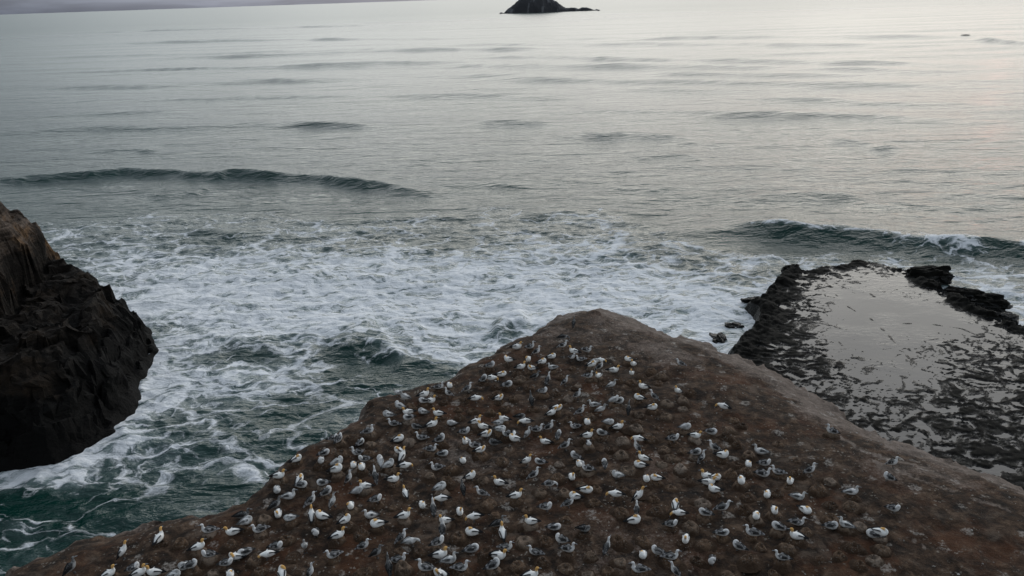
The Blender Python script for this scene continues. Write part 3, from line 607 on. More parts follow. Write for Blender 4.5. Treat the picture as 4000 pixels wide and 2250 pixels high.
GANNETS = [  # sighting, plumage, pose, heading, label
 (1986, 1418, 'W', 'p', 'L', 'white gannet preening, on the left cliff edge'),
 (1915, 1439, 'J', 'p', 'R', 'grey young gannet preening facing right, just behind a standing grey bird'),
 (1959, 1472, 'W', 't', 'R', 'white gannet resting head tucked, just left of a standing sooty bird'),
 (1889, 1491, 'J', 'p', 'AR', 'grey young gannet preening, just left of a bending white gannet, left of the farthest rows'),
 (1918, 1493, 'W', 'b', 'R', 'white gannet bending down, just behind a bending white gannet, left of the farthest rows'),
 (1985, 1512, 'J', 't', 'R', 'grey young gannet resting head tucked, just left of a standing sooty bird'),
 (1756, 1514, 'W', 't', 'F', 'white gannet resting head tucked facing the camera, on the left cliff edge'),
 (1717, 1519, 'J', 's', 'R', 'grey young gannet sitting upright, just behind a pale bird, on the left cliff edge'),
 (1659, 1551, 'W', 's', 'R', 'white gannet sitting upright, just behind a grey bird, on the left cliff edge'),
 (1749, 1554, 'J', 'st', 'L', 'grey young gannet standing, on the left cliff edge'),
 (1829, 1533, 'J', 'st', 'R', 'grey young gannet standing facing right, just behind a bending white gannet'),
 (1857, 1573, 'W', 'b', 'R', 'white gannet bending down, just left of a pale bird, left of the upper middle rows'),
 (1950, 1567, 'W', 'p', 'R', 'white gannet preening, just behind a pale bird, left of the upper middle rows'),
 (1682, 1576, 'W', 's', 'R', 'white gannet sitting upright, just right of a white gannet, on the left cliff edge'),
 (1653, 1575, 'J', 't', 'L', 'grey young gannet resting head tucked facing left, on the left cliff edge'),
 (1582, 1569, 'C', 'st', 'L', 'pale young gannet standing, just behind a sooty bird, on the left cliff edge'),
 (1555, 1549, 'C', 'st', 'L', 'pale young gannet standing, just left of a standing pale bird, on the left cliff edge'),
 (2019, 1365, 'W', 's', 'R', 'white gannet sitting upright facing right, near the headland tip'),
 (2074, 1362, 'J', 's', 'R', 'grey young gannet sitting upright, just behind a standing sooty bird, on the left cliff edge'),
 (2099, 1391, 'J', 'st', 'R', 'grey young gannet standing, just behind a standing sooty bird, near the headland tip'),
 (2199, 1332, 'D', 'b', 'R', 'sooty young gannet bending down, near the headland tip'),
 (2198, 1366, 'J', 'st', 'R', 'grey young gannet standing, just behind a pale bird, near the headland tip'),
 (2241, 1382, 'W', 's', 'L', 'white gannet sitting upright facing left, near the headland tip'),
 (2291, 1376, 'J', 's', 'R', 'grey young gannet sitting upright, just behind a pale bird, near the headland tip'),
 (2233, 1411, 'J', 'st', 'FR', 'grey young gannet standing facing forward right, right of the farthest rows'),
 (2268, 1411, 'J', 's', 'L', 'grey young gannet sitting upright, just in front of a bending sooty bird'),
 (2156, 1401, 'W', 't', 'R', 'white gannet resting head tucked, near the headland tip'),
 (2064, 1416, 'W', 'p', 'F', 'white gannet preening, just behind a tall standing grey bird, centre of the farthest rows'),
 (2119, 1423, 'W', 't', 'R', 'white gannet resting head tucked facing right, just left of a sitting pale bird'),
 (2036, 1443, 'W', 's', 'R', 'white gannet sitting upright, just left of a standing sooty bird, centre of the farthest rows'),
 (2077, 1449, 'W', 'p', 'L', 'white gannet preening facing left, just behind a sooty bird, centre of the farthest rows'),
 (2158, 1444, 'C', 's', 'L', 'pale young gannet sitting upright, just behind a tall standing grey bird'),
 (2314, 1433, 'W', 't', 'R', 'white gannet resting head tucked facing right, just behind a sitting grey bird'),
 (2344, 1420, 'W', 'b', 'R', 'white gannet bending down, just behind a sitting grey bird, right of the farthest rows'),
 (2324, 1419, 'C', 't', 'R', 'pale young gannet resting head tucked, just behind a standing grey bird'),
 (2346, 1448, 'J', 'st', 'R', 'grey young gannet standing, just behind a standing pale bird, right of the farthest rows'),
 (2396, 1456, 'W', 's', 'R', 'white gannet sitting upright, just behind a standing pale bird, right of the farthest rows'),
 (2454, 1413, 'W', 't', 'L', 'white gannet resting head tucked, beside the bare right slope'),
 (2472, 1439, 'W', 'st', 'FL', 'white gannet standing, just behind a standing white gannet, beside the bare right slope'),
 (2468, 1475, 'W', 'st', 'F', 'white gannet standing facing the camera, beside the bare right slope'),
 (2300, 1477, 'J', 's', 'R', 'grey young gannet sitting upright, just in front of a bending white gannet'),
 (2338, 1476, 'W', 's', 'FL', 'white gannet sitting upright facing forward left, right of the farthest rows'),
 (2090, 1484, 'D', 'st', 'R', 'sooty young gannet standing, just behind a preening grey bird, centre of the farthest rows'),
 (2140, 1503, 'J', 'u', 'AR', 'grey young gannet standing tall, just behind a sooty bird, centre of the farthest rows'),
 (2207, 1507, 'J', 'u', 'R', 'grey young gannet standing tall, just behind a standing grey bird, centre of the farthest rows'),
 (2391, 1519, 'C', 'st', 'R', 'pale young gannet standing, just behind a sitting pale bird, right of the farthest rows'),
 (2510, 1520, 'W', 's', 'L', 'white gannet sitting upright, just behind a tall standing sooty bird'),
 (2121, 1539, 'J', 'p', 'R', 'grey young gannet preening, just behind a sooty bird, centre of the farthest rows'),
 (2078, 1583, 'D', 'u', 'A', 'sooty young gannet standing tall, just behind a grey bird, left of the upper middle rows'),
 (2259, 1560, 'J', 'st', 'R', 'grey young gannet standing, just behind a standing grey bird and behind a sitting grey bird'),
 (2557, 1565, 'J', 'st', 'AL', 'grey young gannet standing facing away to the left, right of the upper middle rows'),
 (2495, 1562, 'W', 't', 'L', 'white gannet resting head tucked, just right of a standing pale bird'),
 (2401, 1574, 'C', 'p', 'R', 'pale young gannet preening, just behind a pale bird, centre of the upper middle rows'),
 (2419, 1577, 'J', 't', 'R', 'grey young gannet resting head tucked, just behind a tall standing sooty bird'),
 (2240, 1277, 'D', 'st', 'A', 'sooty young gannet standing, near the headland tip'),
 (2659, 1435, 'J', 'st', 'L', 'grey young gannet standing, beside the bare right slope'),
 (2645, 1545, 'W', 'st', 'FL', 'white gannet standing, just right of a tucked white gannet, beside the bare right slope'),
 (1558, 1599, 'C', 'p', 'L', 'pale young gannet preening, just behind a sooty bird, on the left cliff edge'),
 (1514, 1630, 'C', 't', 'L', 'pale young gannet resting head tucked facing left, on the left cliff edge'),
 (1594, 1620, 'W', 's', 'L', 'white gannet sitting upright facing left, just in front of a standing pale bird'),
 (1596, 1641, 'J', 't', 'L', 'grey young gannet resting head tucked, just left of a tucked pale bird'),
 (1536, 1663, 'J', 's', 'L', 'grey young gannet sitting upright, just in front of a preening pale bird'),
 (1444, 1693, 'J', 's', 'R', 'grey young gannet sitting upright, just behind a sitting grey bird, on the left cliff edge'),
 (1561, 1725, 'W', 't', 'R', 'white gannet resting head tucked facing right, on the pale rock patch'),
 (1303, 1723, 'J', 'p', 'R', 'grey young gannet preening facing right, just behind a preening pale bird'),
 (1326, 1728, 'J', 'p', 'AR', 'grey young gannet preening facing away to the right, on the left cliff edge'),
 (1409, 1738, 'J', 't', 'AR', 'grey young gannet resting head tucked facing away to the right'),
 (1270, 1779, 'J', 't', 'R', 'grey young gannet resting head tucked facing right, on the left cliff edge'),
 (1256, 1812, 'C', 'p', 'F', 'pale young gannet preening facing the camera, on the left cliff edge'),
 (1161, 1804, 'W', 't', 'R', 'white gannet resting head tucked facing right, on the left cliff edge'),
 (1561, 1772, 'W', 't', 'AL', 'white gannet resting head tucked facing away to the left, on the pale rock patch'),
 (1570, 1807, 'W', 'st', 'AR', 'white gannet standing, on the pale rock patch'),
 (1580, 1837, 'W', 'b', 'R', 'white gannet bending down, on the pale rock patch'),
 (1489, 1818, 'C', 'p', 'A', 'pale young gannet preening facing away, far left of the lower middle rows'),
 (1524, 1828, 'C', 'p', 'R', 'pale young gannet preening, just right of a sitting white gannet'),
 (1322, 1821, 'C', 'p', 'R', 'pale young gannet preening, just left of a preening grey bird'),
 (1318, 1846, 'W', 't', 'R', 'white gannet resting head tucked facing right, just right of a pale bird'),
 (1382, 1826, 'W', 't', 'F', 'fourth from left of the tucked white gannets, far left of the lower middle rows'),
 (1414, 1835, 'W', 't', 'F', 'fifth from left of the tucked white gannets, far left of the lower middle rows'),
 (1394, 1779, 'J', 's', 'L', 'grey young gannet sitting upright, just right of a preening pale bird'),
 (1422, 1807, 'J', 'p', 'L', 'grey young gannet preening, just behind a tucked pale bird'),
 (1370, 1891, 'J', 'u', 'R', 'grey young gannet standing tall, just behind a tucked pale bird'),
 (1466, 1885, 'J', 'u', 'A', 'grey young gannet standing tall, just left of a pale bird'),
 (1538, 1884, 'W', 's', 'R', 'white gannet sitting upright facing right, just in front of a standing white gannet'),
 (1171, 1886, 'W', 't', 'AR', 'white gannet resting head tucked facing away to the right'),
 (1090, 1870, 'W', 's', 'R', 'white gannet sitting upright, just behind a standing sooty bird, on the left cliff edge'),
 (1650, 1618, 'C', 't', 'L', 'pale young gannet resting head tucked, just right of a preening pale bird'),
 (1713, 1626, 'W', 's', 'L', 'white gannet sitting upright facing left, just right of a tucked sooty bird'),
 (1626, 1677, 'D', 't', 'L', 'sooty young gannet resting head tucked, on the pale rock patch'),
 (1691, 1668, 'W', 's', 'R', 'white gannet sitting upright facing right, on the pale rock patch'),
 (1761, 1662, 'C', 't', 'L', 'pale young gannet resting head tucked facing left, on the pale rock patch'),
 (1859, 1658, 'W', 's', 'R', 'white gannet sitting upright, just behind a preening grey bird and behind a sooty bird'),
 (1885, 1676, 'W', 's', 'L', 'white gannet sitting upright, just right of a preening grey bird and behind a sooty bird'),
 (1899, 1711, 'W', 'p', 'R', 'white gannet preening, just left of a tucked pale bird, left of the upper middle rows'),
 (1968, 1646, 'W', 's', 'L', 'white gannet sitting upright, just left of a tall standing pale bird'),
 (1947, 1660, 'C', 't', 'R', 'pale young gannet resting head tucked, just right of a bending white gannet'),
 (1956, 1686, 'C', 't', 'R', 'pale young gannet resting head tucked, just right of a preening white gannet'),
 (2034, 1637, 'D', 't', 'R', 'sooty young gannet resting head tucked facing right, left of the upper middle rows'),
 (2054, 1663, 'W', 'b', 'L', 'white gannet bending down, just behind a tall standing pale bird'),
 (2153, 1632, 'W', 'st', 'R', 'white gannet standing, just right of a sooty bird, centre of the upper middle rows'),
 (2175, 1607, 'W', 'p', 'R', 'white gannet preening, just behind a sitting grey bird, centre of the upper middle rows'),
 (2150, 1686, 'J', 'st', 'R', 'grey young gannet standing, just right of a bending white gannet'),
 (2098, 1686, 'J', 's', 'R', 'grey young gannet sitting upright, just left of a standing white gannet'),
 (2065, 1714, 'C', 'u', 'R', 'pale young gannet standing tall, just behind a standing white gannet'),
 (1982, 1705, 'J', 's', 'L', 'grey young gannet sitting upright, just left of a tall standing pale bird'),
 (2012, 1728, 'W', 'w', 'L', 'white gannet raising a wing, just behind a white gannet, left of the upper middle rows'),
 (2130, 1735, 'W', 's', 'L', 'white gannet sitting upright, just behind a standing white gannet, centre of the upper middle rows'),
 (2178, 1716, 'J', 'p', 'A', 'grey young gannet preening facing away, just behind a grey bird'),
 (1647, 1719, 'J', 's', 'L', 'grey young gannet sitting upright, just behind a standing white gannet, on the pale rock patch'),
 (1722, 1728, 'J', 'p', 'R', 'grey young gannet preening, just right of a sooty bird, on the pale rock patch'),
 (1817, 1700, 'J', 'p', 'R', 'grey young gannet preening, just left of a tucked sooty bird, on the pale rock patch'),
 (1819, 1735, 'W', 's', 'F', 'white gannet sitting upright facing the camera, on the pale rock patch'),
 (1853, 1749, 'J', 's', 'L', 'grey young gannet sitting upright, just left of a preening white gannet'),
 (1877, 1770, 'W', 'p', 'R', 'white gannet preening, just behind a white gannet, on the pale rock patch'),
 (1931, 1740, 'D', 't', 'L', 'sooty young gannet resting head tucked, just right of a preening grey bird'),
 (1685, 1763, 'J', 's', 'R', 'grey young gannet sitting upright facing right, on the pale rock patch'),
 (1733, 1782, 'J', 't', 'R', 'grey young gannet resting head tucked, on the pale rock patch'),
 (1810, 1810, 'W', 't', 'F', 'white gannet resting head tucked facing the camera, on the pale rock patch'),
 (1842, 1875, 'W', 'p', 'R', 'white gannet preening, just behind a tall standing sooty bird, on the pale rock patch'),
 (1705, 1838, 'J', 's', 'L', 'grey young gannet sitting upright, just behind a pale bird, on the pale rock patch'),
 (2059, 1819, 'W', 'st', 'R', 'white gannet standing, just behind a bending grey bird, centre of the lower middle rows'),
 (2109, 1814, 'J', 't', 'L', 'grey young gannet resting head tucked, just behind a bending grey bird'),
 (2089, 1874, 'J', 'st', 'R', 'grey young gannet standing, just left of a bending grey bird'),
 (1949, 1897, 'W', 's', 'L', 'white gannet sitting upright facing left, left of the lower middle rows'),
 (2270, 1623, 'J', 'st', 'R', 'grey young gannet standing facing right, just left of a tucked pale bird'),
 (2321, 1590, 'C', 's', 'L', 'pale young gannet sitting upright, just behind a tucked grey bird'),
 (2347, 1616, 'C', 'st', 'R', 'pale young gannet standing, just left of a sooty bird, centre of the upper middle rows'),
 (2456, 1620, 'D', 'u', 'A', 'sooty young gannet standing tall, just in front of a pale bird'),
 (2549, 1602, 'W', 't', 'R', 'white gannet resting head tucked, just right of a sooty bird'),
 (2294, 1659, 'W', 't', 'F', 'white gannet resting head tucked, just left of a standing pale bird'),
 (2379, 1658, 'C', 't', 'R', 'pale young gannet resting head tucked, just in front of a preening pale bird'),
 (2417, 1676, 'W', 's', 'R', 'white gannet sitting upright facing right, just left of a bending white gannet'),
 (2245, 1674, 'J', 's', 'L', 'grey young gannet sitting upright facing left, just behind a standing grey bird'),
 (2297, 1711, 'W', 's', 'R', 'white gannet sitting upright facing right, just in front of a sitting pale bird'),
 (2349, 1700, 'J', 't', 'L', 'grey young gannet resting head tucked, just in front of a sitting pale bird'),
 (2300, 1740, 'J', 't', 'F', 'grey young gannet resting head tucked facing the camera, centre of the lower middle rows'),
 (2495, 1730, 'W', 'b', 'L', 'white gannet bending down, just behind a sitting white gannet and behind a tucked white gannet'),
 (2486, 1772, 'J', 'u', 'L', 'grey young gannet standing tall, just behind a preening pale bird'),
 (2680, 1679, 'C', 't', 'R', 'pale young gannet resting head tucked facing right, just left of a tucked grey bird'),
 (2716, 1711, 'W', 's', 'R', 'white gannet sitting upright, right of the upper middle rows'),
 (2780, 1698, 'J', 't', 'R', 'grey young gannet resting head tucked, right of the upper middle rows'),
 (2629, 1726, 'J', 'p', 'R', 'grey young gannet preening, right of the upper middle rows'),
 (2209, 1758, 'J', 'st', 'R', 'grey young gannet standing, just behind a preening grey bird and left of a white gannet'),
 (2245, 1795, 'J', 'p', 'L', 'grey young gannet preening facing left, just right of a sitting white gannet'),
 (2263, 1822, 'W', 't', 'F', 'leftmost of the tucked white gannets, centre of the lower middle rows'),
 (2364, 1828, 'J', 'p', 'A', 'grey young gannet preening facing away, just behind a white gannet'),
 (2511, 1800, 'W', 's', 'L', 'white gannet sitting upright facing left, centre of the lower middle rows'),
 (2500, 1828, 'W', 't', 'L', 'white gannet resting head tucked facing left, just behind a tucked white gannet'),
 (2720, 1777, 'J', 't', 'R', 'grey young gannet resting head tucked facing right, just left of a standing grey bird'),
 (2747, 1807, 'J', 'u', 'R', 'grey young gannet standing tall, just left of a preening white gannet'),
 (2789, 1766, 'J', 'st', 'L', 'grey young gannet standing, just right of a tall standing grey bird'),
 (2233, 1875, 'W', 's', 'F', 'white gannet sitting upright, just right of a bending grey bird'),
 (2293, 1840, 'J', 's', 'L', 'grey young gannet sitting upright, centre of the lower middle rows'),
 (2410, 1870, 'C', 'p', 'L', 'pale young gannet preening, just behind a bending white gannet, centre of the lower middle rows'),
 (2525, 1883, 'W', 't', 'F', 'white gannet resting head tucked facing the camera, just behind a tall standing white gannet'),
 (2562, 1877, 'W', 't', 'L', 'white gannet resting head tucked facing left, just behind a tall standing white gannet'),
 (2762, 1873, 'W', 's', 'L', 'white gannet sitting upright facing left, just in front of a tucked grey bird'),
 (2795, 1877, 'W', 't', 'R', 'white gannet resting head tucked facing right, just behind a standing grey bird'),
 (2822, 1605, 'W', 'b', 'L', 'white gannet bending down, beside the bare right slope'),
 (3245, 1693, 'J', 's', 'L', 'grey young gannet sitting upright, on the right slope'),
 (2970, 1775, 'C', 's', 'L', 'pale young gannet sitting upright, right of the lower middle rows'),
 (2821, 1793, 'W', 'p', 'R', 'white gannet preening, just right of a tall standing grey bird'),
 (2921, 1823, 'W', 't', 'F', 'fourth from left of the tucked white gannets, right of the lower middle rows'),
 (2986, 1824, 'J', 'p', 'R', 'grey young gannet preening, right of the lower middle rows'),
 (3038, 1853, 'J', 's', 'L', 'grey young gannet sitting upright facing left, just behind a sitting pale bird'),
 (2979, 1863, 'J', 's', 'R', 'grey young gannet sitting upright, right of the lower middle rows'),
 (3167, 1858, 'J', 'st', 'R', 'grey young gannet standing, just behind a pale bird, on the right slope'),
 (2894, 1888, 'W', 't', 'F', 'third from left of the tucked white gannets, right of the lower middle rows'),
 (3085, 1892, 'W', 's', 'F', 'white gannet sitting upright facing the camera, just behind a pale bird'),
 (289, 2239, 'D', 'st', 'R', 'sooty young gannet standing, at the bottom edge'),
 (484, 2183, 'W', 'u', 'R', 'white gannet standing tall, at the bottom edge'),
 (625, 2115, 'W', 's', 'AR', 'white gannet sitting upright facing away to the right, on the left cliff edge'),
 (431, 2252, 'W', 's', 'R', 'white gannet sitting upright, just left of a preening grey bird, at the bottom edge'),
 (529, 2231, 'J', 'p', 'R', 'grey young gannet preening, just in front of a tall standing white gannet'),
 (550, 2249, 'W', 's', 'R', 'white gannet sitting upright facing right, just right of a white gannet, at the bottom edge'),
 (601, 2249, 'W', 's', 'L', 'white gannet sitting upright facing left, at the bottom edge'),
 (724, 2226, 'C', 't', 'L', 'pale young gannet resting head tucked facing left, at the bottom edge'),
 (749, 2221, 'J', 'p', 'R', 'grey young gannet preening, just right of a pale bird, at the bottom edge'),
 (685, 2260, 'C', 't', 'R', 'pale young gannet resting head tucked facing right, at the bottom edge'),
 (780, 2147, 'W', 's', 'R', 'white gannet sitting upright, just behind a pale bird and left of a preening grey bird'),
 (815, 2082, 'J', 's', 'L', 'grey young gannet sitting upright facing left, on the left cliff edge'),
 (813, 2180, 'J', 'p', 'L', 'grey young gannet preening facing left, just left of a preening white gannet'),
 (1084, 1925, 'C', 't', 'F', 'pale young gannet resting head tucked facing the camera, on the left cliff edge'),
 (1180, 1906, 'J', 't', 'R', 'grey young gannet resting head tucked facing right, just left of a tucked grey bird'),
 (1131, 1950, 'C', 's', 'R', 'pale young gannet sitting upright, just right of a pale bird, left of the nearest rows'),
 (1260, 1897, 'J', 't', 'L', 'grey young gannet resting head tucked, just behind a tall standing pale bird'),
 (1221, 1976, 'J', 'st', 'R', 'grey young gannet standing, just left of a tall standing pale bird'),
 (1280, 1934, 'J', 'p', 'R', 'grey young gannet preening, just in front of a preening pale bird'),
 (1308, 1980, 'C', 'u', 'R', 'pale young gannet standing tall, just behind a preening white gannet, left of the nearest rows'),
 (1372, 1991, 'W', 'p', 'F', 'white gannet preening, just left of a preening grey bird, left of the nearest rows'),
 (1078, 1994, 'D', 'st', 'R', 'sooty young gannet standing, just right of a pale bird, left of the nearest rows'),
 (1089, 2019, 'W', 's', 'F', 'white gannet sitting upright facing the camera, just behind a preening grey bird'),
 (1134, 2034, 'C', 't', 'L', 'pale young gannet resting head tucked, just right of a sooty bird'),
 (1219, 2033, 'W', 'st', 'A', 'white gannet standing facing away, left of the nearest rows'),
 (1257, 2032, 'W', 'p', 'L', 'white gannet preening, just right of a standing white gannet, left of the nearest rows'),
 (949, 2024, 'D', 's', 'R', 'sooty young gannet sitting upright, on the left cliff edge'),
 (963, 2049, 'C', 't', 'R', 'pale young gannet resting head tucked facing right, on the left cliff edge'),
 (912, 2090, 'W', 's', 'L', 'white gannet sitting upright facing left, just in front of a sitting sooty bird'),
 (1014, 2080, 'J', 's', 'L', 'grey young gannet sitting upright, just right of a sitting sooty bird'),
 (1353, 2045, 'W', 'p', 'R', 'white gannet preening facing right, just left of a sitting pale bird'),
 (1235, 2096, 'J', 'p', 'F', 'grey young gannet preening facing the camera, just behind a grey bird'),
 (1322, 2103, 'W', 's', 'R', 'white gannet sitting upright, just right of a standing white gannet, left of the nearest rows'),
 (1082, 2149, 'J', 'p', 'R', 'grey young gannet preening, just left of a tall standing pale bird'),
 (1194, 2160, 'C', 'u', 'F', 'pale young gannet standing tall facing the camera, left of the nearest rows'),
 (1302, 2180, 'J', 's', 'L', 'grey young gannet sitting upright facing left, just right of a tall standing pale bird'),
 (958, 2172, 'J', 't', 'L', 'grey young gannet resting head tucked, just left of a bending white gannet'),
 (920, 2190, 'W', 'p', 'L', 'white gannet preening facing left, at the bottom edge'),
 (887, 2213, 'J', 'p', 'R', 'grey young gannet preening, just behind a white gannet, at the bottom edge'),
 (1048, 2185, 'W', 'b', 'L', 'white gannet bending down, at the bottom edge'),
 (902, 2257, 'W', 't', 'F', 'white gannet resting head tucked, just right of a grey bird, at the bottom edge'),
 (1106, 2260, 'W', 'p', 'A', 'white gannet preening facing away, at the bottom edge'),
 (1221, 2263, 'J', 'u', 'R', 'grey young gannet standing tall facing right, at the bottom edge'),
 (1423, 2152, 'J', 'st', 'R', 'grey young gannet standing, just left of a standing sooty bird, left of the nearest rows'),
 (1426, 1908, 'W', 's', 'L', 'white gannet sitting upright, just left of a preening pale bird'),
 (1403, 1928, 'C', 't', 'R', 'pale young gannet resting head tucked, just behind a sitting pale bird'),
 (1472, 1963, 'J', 'p', 'R', 'grey young gannet preening, just right of a preening white gannet, left of the nearest rows'),
 (1585, 1938, 'W', 's', 'A', 'white gannet sitting upright facing away, just left of a grey bird'),
 (1724, 1914, 'C', 't', 'R', 'pale young gannet resting head tucked facing right, on the pale rock patch'),
 (1729, 1966, 'W', 'b', 'L', 'white gannet bending down, just in front of a tucked pale bird'),
 (1811, 1930, 'D', 'u', 'A', 'sooty young gannet standing tall, just right of a bending white gannet'),
 (1881, 1945, 'J', 'st', 'L', 'grey young gannet standing, just behind a sitting sooty bird, centre of the nearest rows'),
 (1650, 1983, 'W', 't', 'F', 'white gannet resting head tucked facing the camera, centre of the nearest rows'),
 (1694, 2012, 'J', 'u', 'A', 'grey young gannet standing tall, just behind a tall standing grey bird'),
 (1736, 2045, 'W', 's', 'L', 'white gannet sitting upright facing left, just behind a tall standing grey bird'),
 (1734, 2086, 'J', 'u', 'A', 'grey young gannet standing tall, just behind a sitting pale bird, centre of the nearest rows'),
 (1796, 2012, 'W', 's', 'F', 'white gannet sitting upright facing the camera, just behind a tall standing grey bird'),
 (1857, 2037, 'W', 'b', 'L', 'white gannet bending down, just left of a sitting sooty bird, centre of the nearest rows'),
 (1579, 2027, 'W', 's', 'R', 'white gannet sitting upright, just behind a bending pale bird, centre of the nearest rows'),
 (1446, 2025, 'C', 's', 'L', 'pale young gannet sitting upright, just behind a standing grey bird, left of the nearest rows'),
 (1474, 2060, 'W', 't', 'L', 'white gannet resting head tucked facing left, just behind a standing sooty bird'),
 (1575, 2116, 'J', 'st', 'R', 'grey young gannet standing, just left of a bending pale bird, centre of the nearest rows'),
 (1608, 2134, 'C', 'b', 'R', 'pale young gannet bending down, centre of the nearest rows'),
 (1844, 2093, 'W', 't', 'L', 'white gannet resting head tucked, just left of a sitting sooty bird'),
 (1962, 2093, 'W', 's', 'A', 'white gannet sitting upright facing away, just behind a grey bird, centre of the nearest rows'),
 (1949, 2054, 'D', 's', 'R', 'sooty young gannet sitting upright, just behind a grey bird, centre of the nearest rows'),
 (1474, 2181, 'D', 'st', 'R', 'sooty young gannet standing, just left of a sitting grey bird, left of the nearest rows'),
 (1560, 2198, 'J', 's', 'R', 'grey young gannet sitting upright, just behind a sooty bird, at the bottom edge'),
 (1525, 2244, 'D', 'u', 'A', 'sooty young gannet standing tall, at the bottom edge'),
 (1717, 2132, 'J', 'p', 'R', 'grey young gannet preening, just right of a bending pale bird, centre of the nearest rows'),
 (1722, 2183, 'W', 's', 'R', 'white gannet sitting upright, just behind a white gannet, at the bottom edge'),
 (1846, 2157, 'J', 't', 'R', 'grey young gannet resting head tucked, just right of a tall standing grey bird'),
 (1948, 2185, 'W', 's', 'R', 'white gannet sitting upright, just behind a grey bird, at the bottom edge'),
 (1931, 2226, 'J', 'p', 'R', 'grey young gannet preening, just right of a sitting grey bird, at the bottom edge'),
 (1981, 2148, 'J', 's', 'R', 'grey young gannet sitting upright, just in front of a sitting sooty bird'),
 (1657, 2231, 'J', 's', 'L', 'grey young gannet sitting upright, just left of a pale bird, at the bottom edge'),
 (1717, 2258, 'W', 'w', 'L', 'white gannet raising a wing, at the bottom edge'),
 (1760, 2201, 'C', 's', 'R', 'pale young gannet sitting upright, at the bottom edge'),
 (1802, 2231, 'J', 's', 'R', 'grey young gannet sitting upright, just right of a pale bird, at the bottom edge'),
 (2015, 1948, 'W', 's', 'R', 'white gannet sitting upright, just behind a sitting sooty bird, centre of the nearest rows'),
 (2146, 1907, 'J', 'b', 'R', 'grey young gannet bending down, centre of the lower middle rows'),
 (2290, 1926, 'W', 't', 'R', 'white gannet resting head tucked facing right, just in front of a tucked white gannet'),
 (2402, 1950, 'W', 'b', 'L', 'white gannet bending down, just in front of a preening pale bird'),
 (2492, 1964, 'W', 'u', 'R', 'white gannet standing tall, just behind a tucked white gannet, right of the nearest rows'),
 (2488, 2013, 'J', 'u', 'A', 'grey young gannet standing tall, just right of a bending white gannet'),
 (2243, 1950, 'W', 't', 'L', 'white gannet resting head tucked, just right of a bending grey bird'),
 (2220, 1983, 'J', 'st', 'R', 'grey young gannet standing, just behind a preening sooty bird, right of the nearest rows'),
 (2134, 1997, 'J', 'p', 'R', 'grey young gannet preening, just left of a standing grey bird, centre of the nearest rows'),
 (2073, 2049, 'W', 's', 'L', 'white gannet sitting upright, just right of a sitting sooty bird, centre of the nearest rows'),
 (2168, 2070, 'J', 't', 'R', 'grey young gannet resting head tucked, just left of a preening sooty bird'),
 (2282, 2080, 'D', 'p', 'R', 'sooty young gannet preening, right of the nearest rows'),
 (2478, 2047, 'W', 't', 'R', 'white gannet resting head tucked, just in front of a tall standing white gannet'),
 (2189, 2126, 'J', 'p', 'L', 'grey young gannet preening, just left of a preening sooty bird, centre of the nearest rows'),
 (2222, 2157, 'J', 's', 'R', 'grey young gannet sitting upright, just in front of a preening sooty bird'),
 (2089, 2167, 'J', 's', 'L', 'rightmost of the upright grey young gannets, centre of the nearest rows'),
 (2370, 2165, 'J', 'u', 'AR', 'grey young gannet standing tall, just right of a preening sooty bird'),
 (2512, 2182, 'W', 't', 'F', 'white gannet resting head tucked, just behind a grey bird, at the bottom edge'),
 (2568, 2170, 'J', 'p', 'L', 'grey young gannet preening facing left, just left of a sitting white gannet'),
 (2493, 2236, 'J', 's', 'L', 'grey young gannet sitting upright facing left, right of the nearest rows, at the bottom edge'),
 (2075, 2263, 'W', 's', 'R', 'rightmost of the upright white gannets, centre of the nearest rows'),
 (2766, 1896, 'W', 's', 'R', 'white gannet sitting upright facing right, right of the lower middle rows'),
 (2789, 1926, 'W', 'p', 'L', 'white gannet preening facing left, just behind a standing grey bird'),
 (2636, 1987, 'W', 't', 'A', 'white gannet resting head tucked facing away, right of the nearest rows'),
 (2652, 2022, 'W', 'b', 'L', 'white gannet bending down, just behind a preening grey bird, right of the nearest rows'),
 (2752, 2014, 'J', 't', 'L', 'grey young gannet resting head tucked facing left, just right of a bending white gannet'),
 (2820, 2004, 'J', 'st', 'R', 'grey young gannet standing, just right of a tucked grey bird, right of the nearest rows'),
 (2996, 1941, 'W', 't', 'F', 'rightmost of the tucked white gannets, right of the lower middle rows'),
 (3024, 2006, 'W', 's', 'F', 'white gannet sitting upright facing the camera, just behind a tucked grey bird'),
 (2954, 2026, 'W', 't', 'F', 'white gannet resting head tucked facing the camera, far right of the nearest rows'),
 (3146, 2006, 'W', 't', 'FR', 'white gannet resting head tucked facing forward right, far right of the nearest rows'),
 (3116, 1952, 'C', 's', 'R', 'pale young gannet sitting upright facing right, just behind a grey bird'),
 (2623, 2060, 'J', 'p', 'R', 'grey young gannet preening, just in front of a bending white gannet'),
 (2677, 2119, 'W', 's', 'F', 'white gannet sitting upright, right of the nearest rows'),
 (2821, 2093, 'J', 't', 'R', 'grey young gannet resting head tucked facing right, right of the nearest rows'),
 (2938, 2093, 'J', 's', 'L', 'grey young gannet sitting upright, just behind a grey bird, far right of the nearest rows'),
 (3035, 2070, 'J', 't', 'L', 'leftmost of the tucked grey young gannets, far right of the nearest rows'),
 (3107, 2106, 'W', 's', 'L', 'white gannet sitting upright facing left, far right of the nearest rows'),
 (3113, 2052, 'J', 's', 'R', 'grey young gannet sitting upright facing right, far right of the nearest rows'),
 (2884, 2149, 'J', 'p', 'L', 'grey young gannet preening facing left, just right of a tucked grey bird'),
 (3053, 2188, 'J', 's', 'L', 'second from left of the upright grey young gannets, far right of the nearest rows'),
 (2779, 2205, 'J', 'p', 'F', 'grey young gannet preening facing the camera, at the bottom edge'),
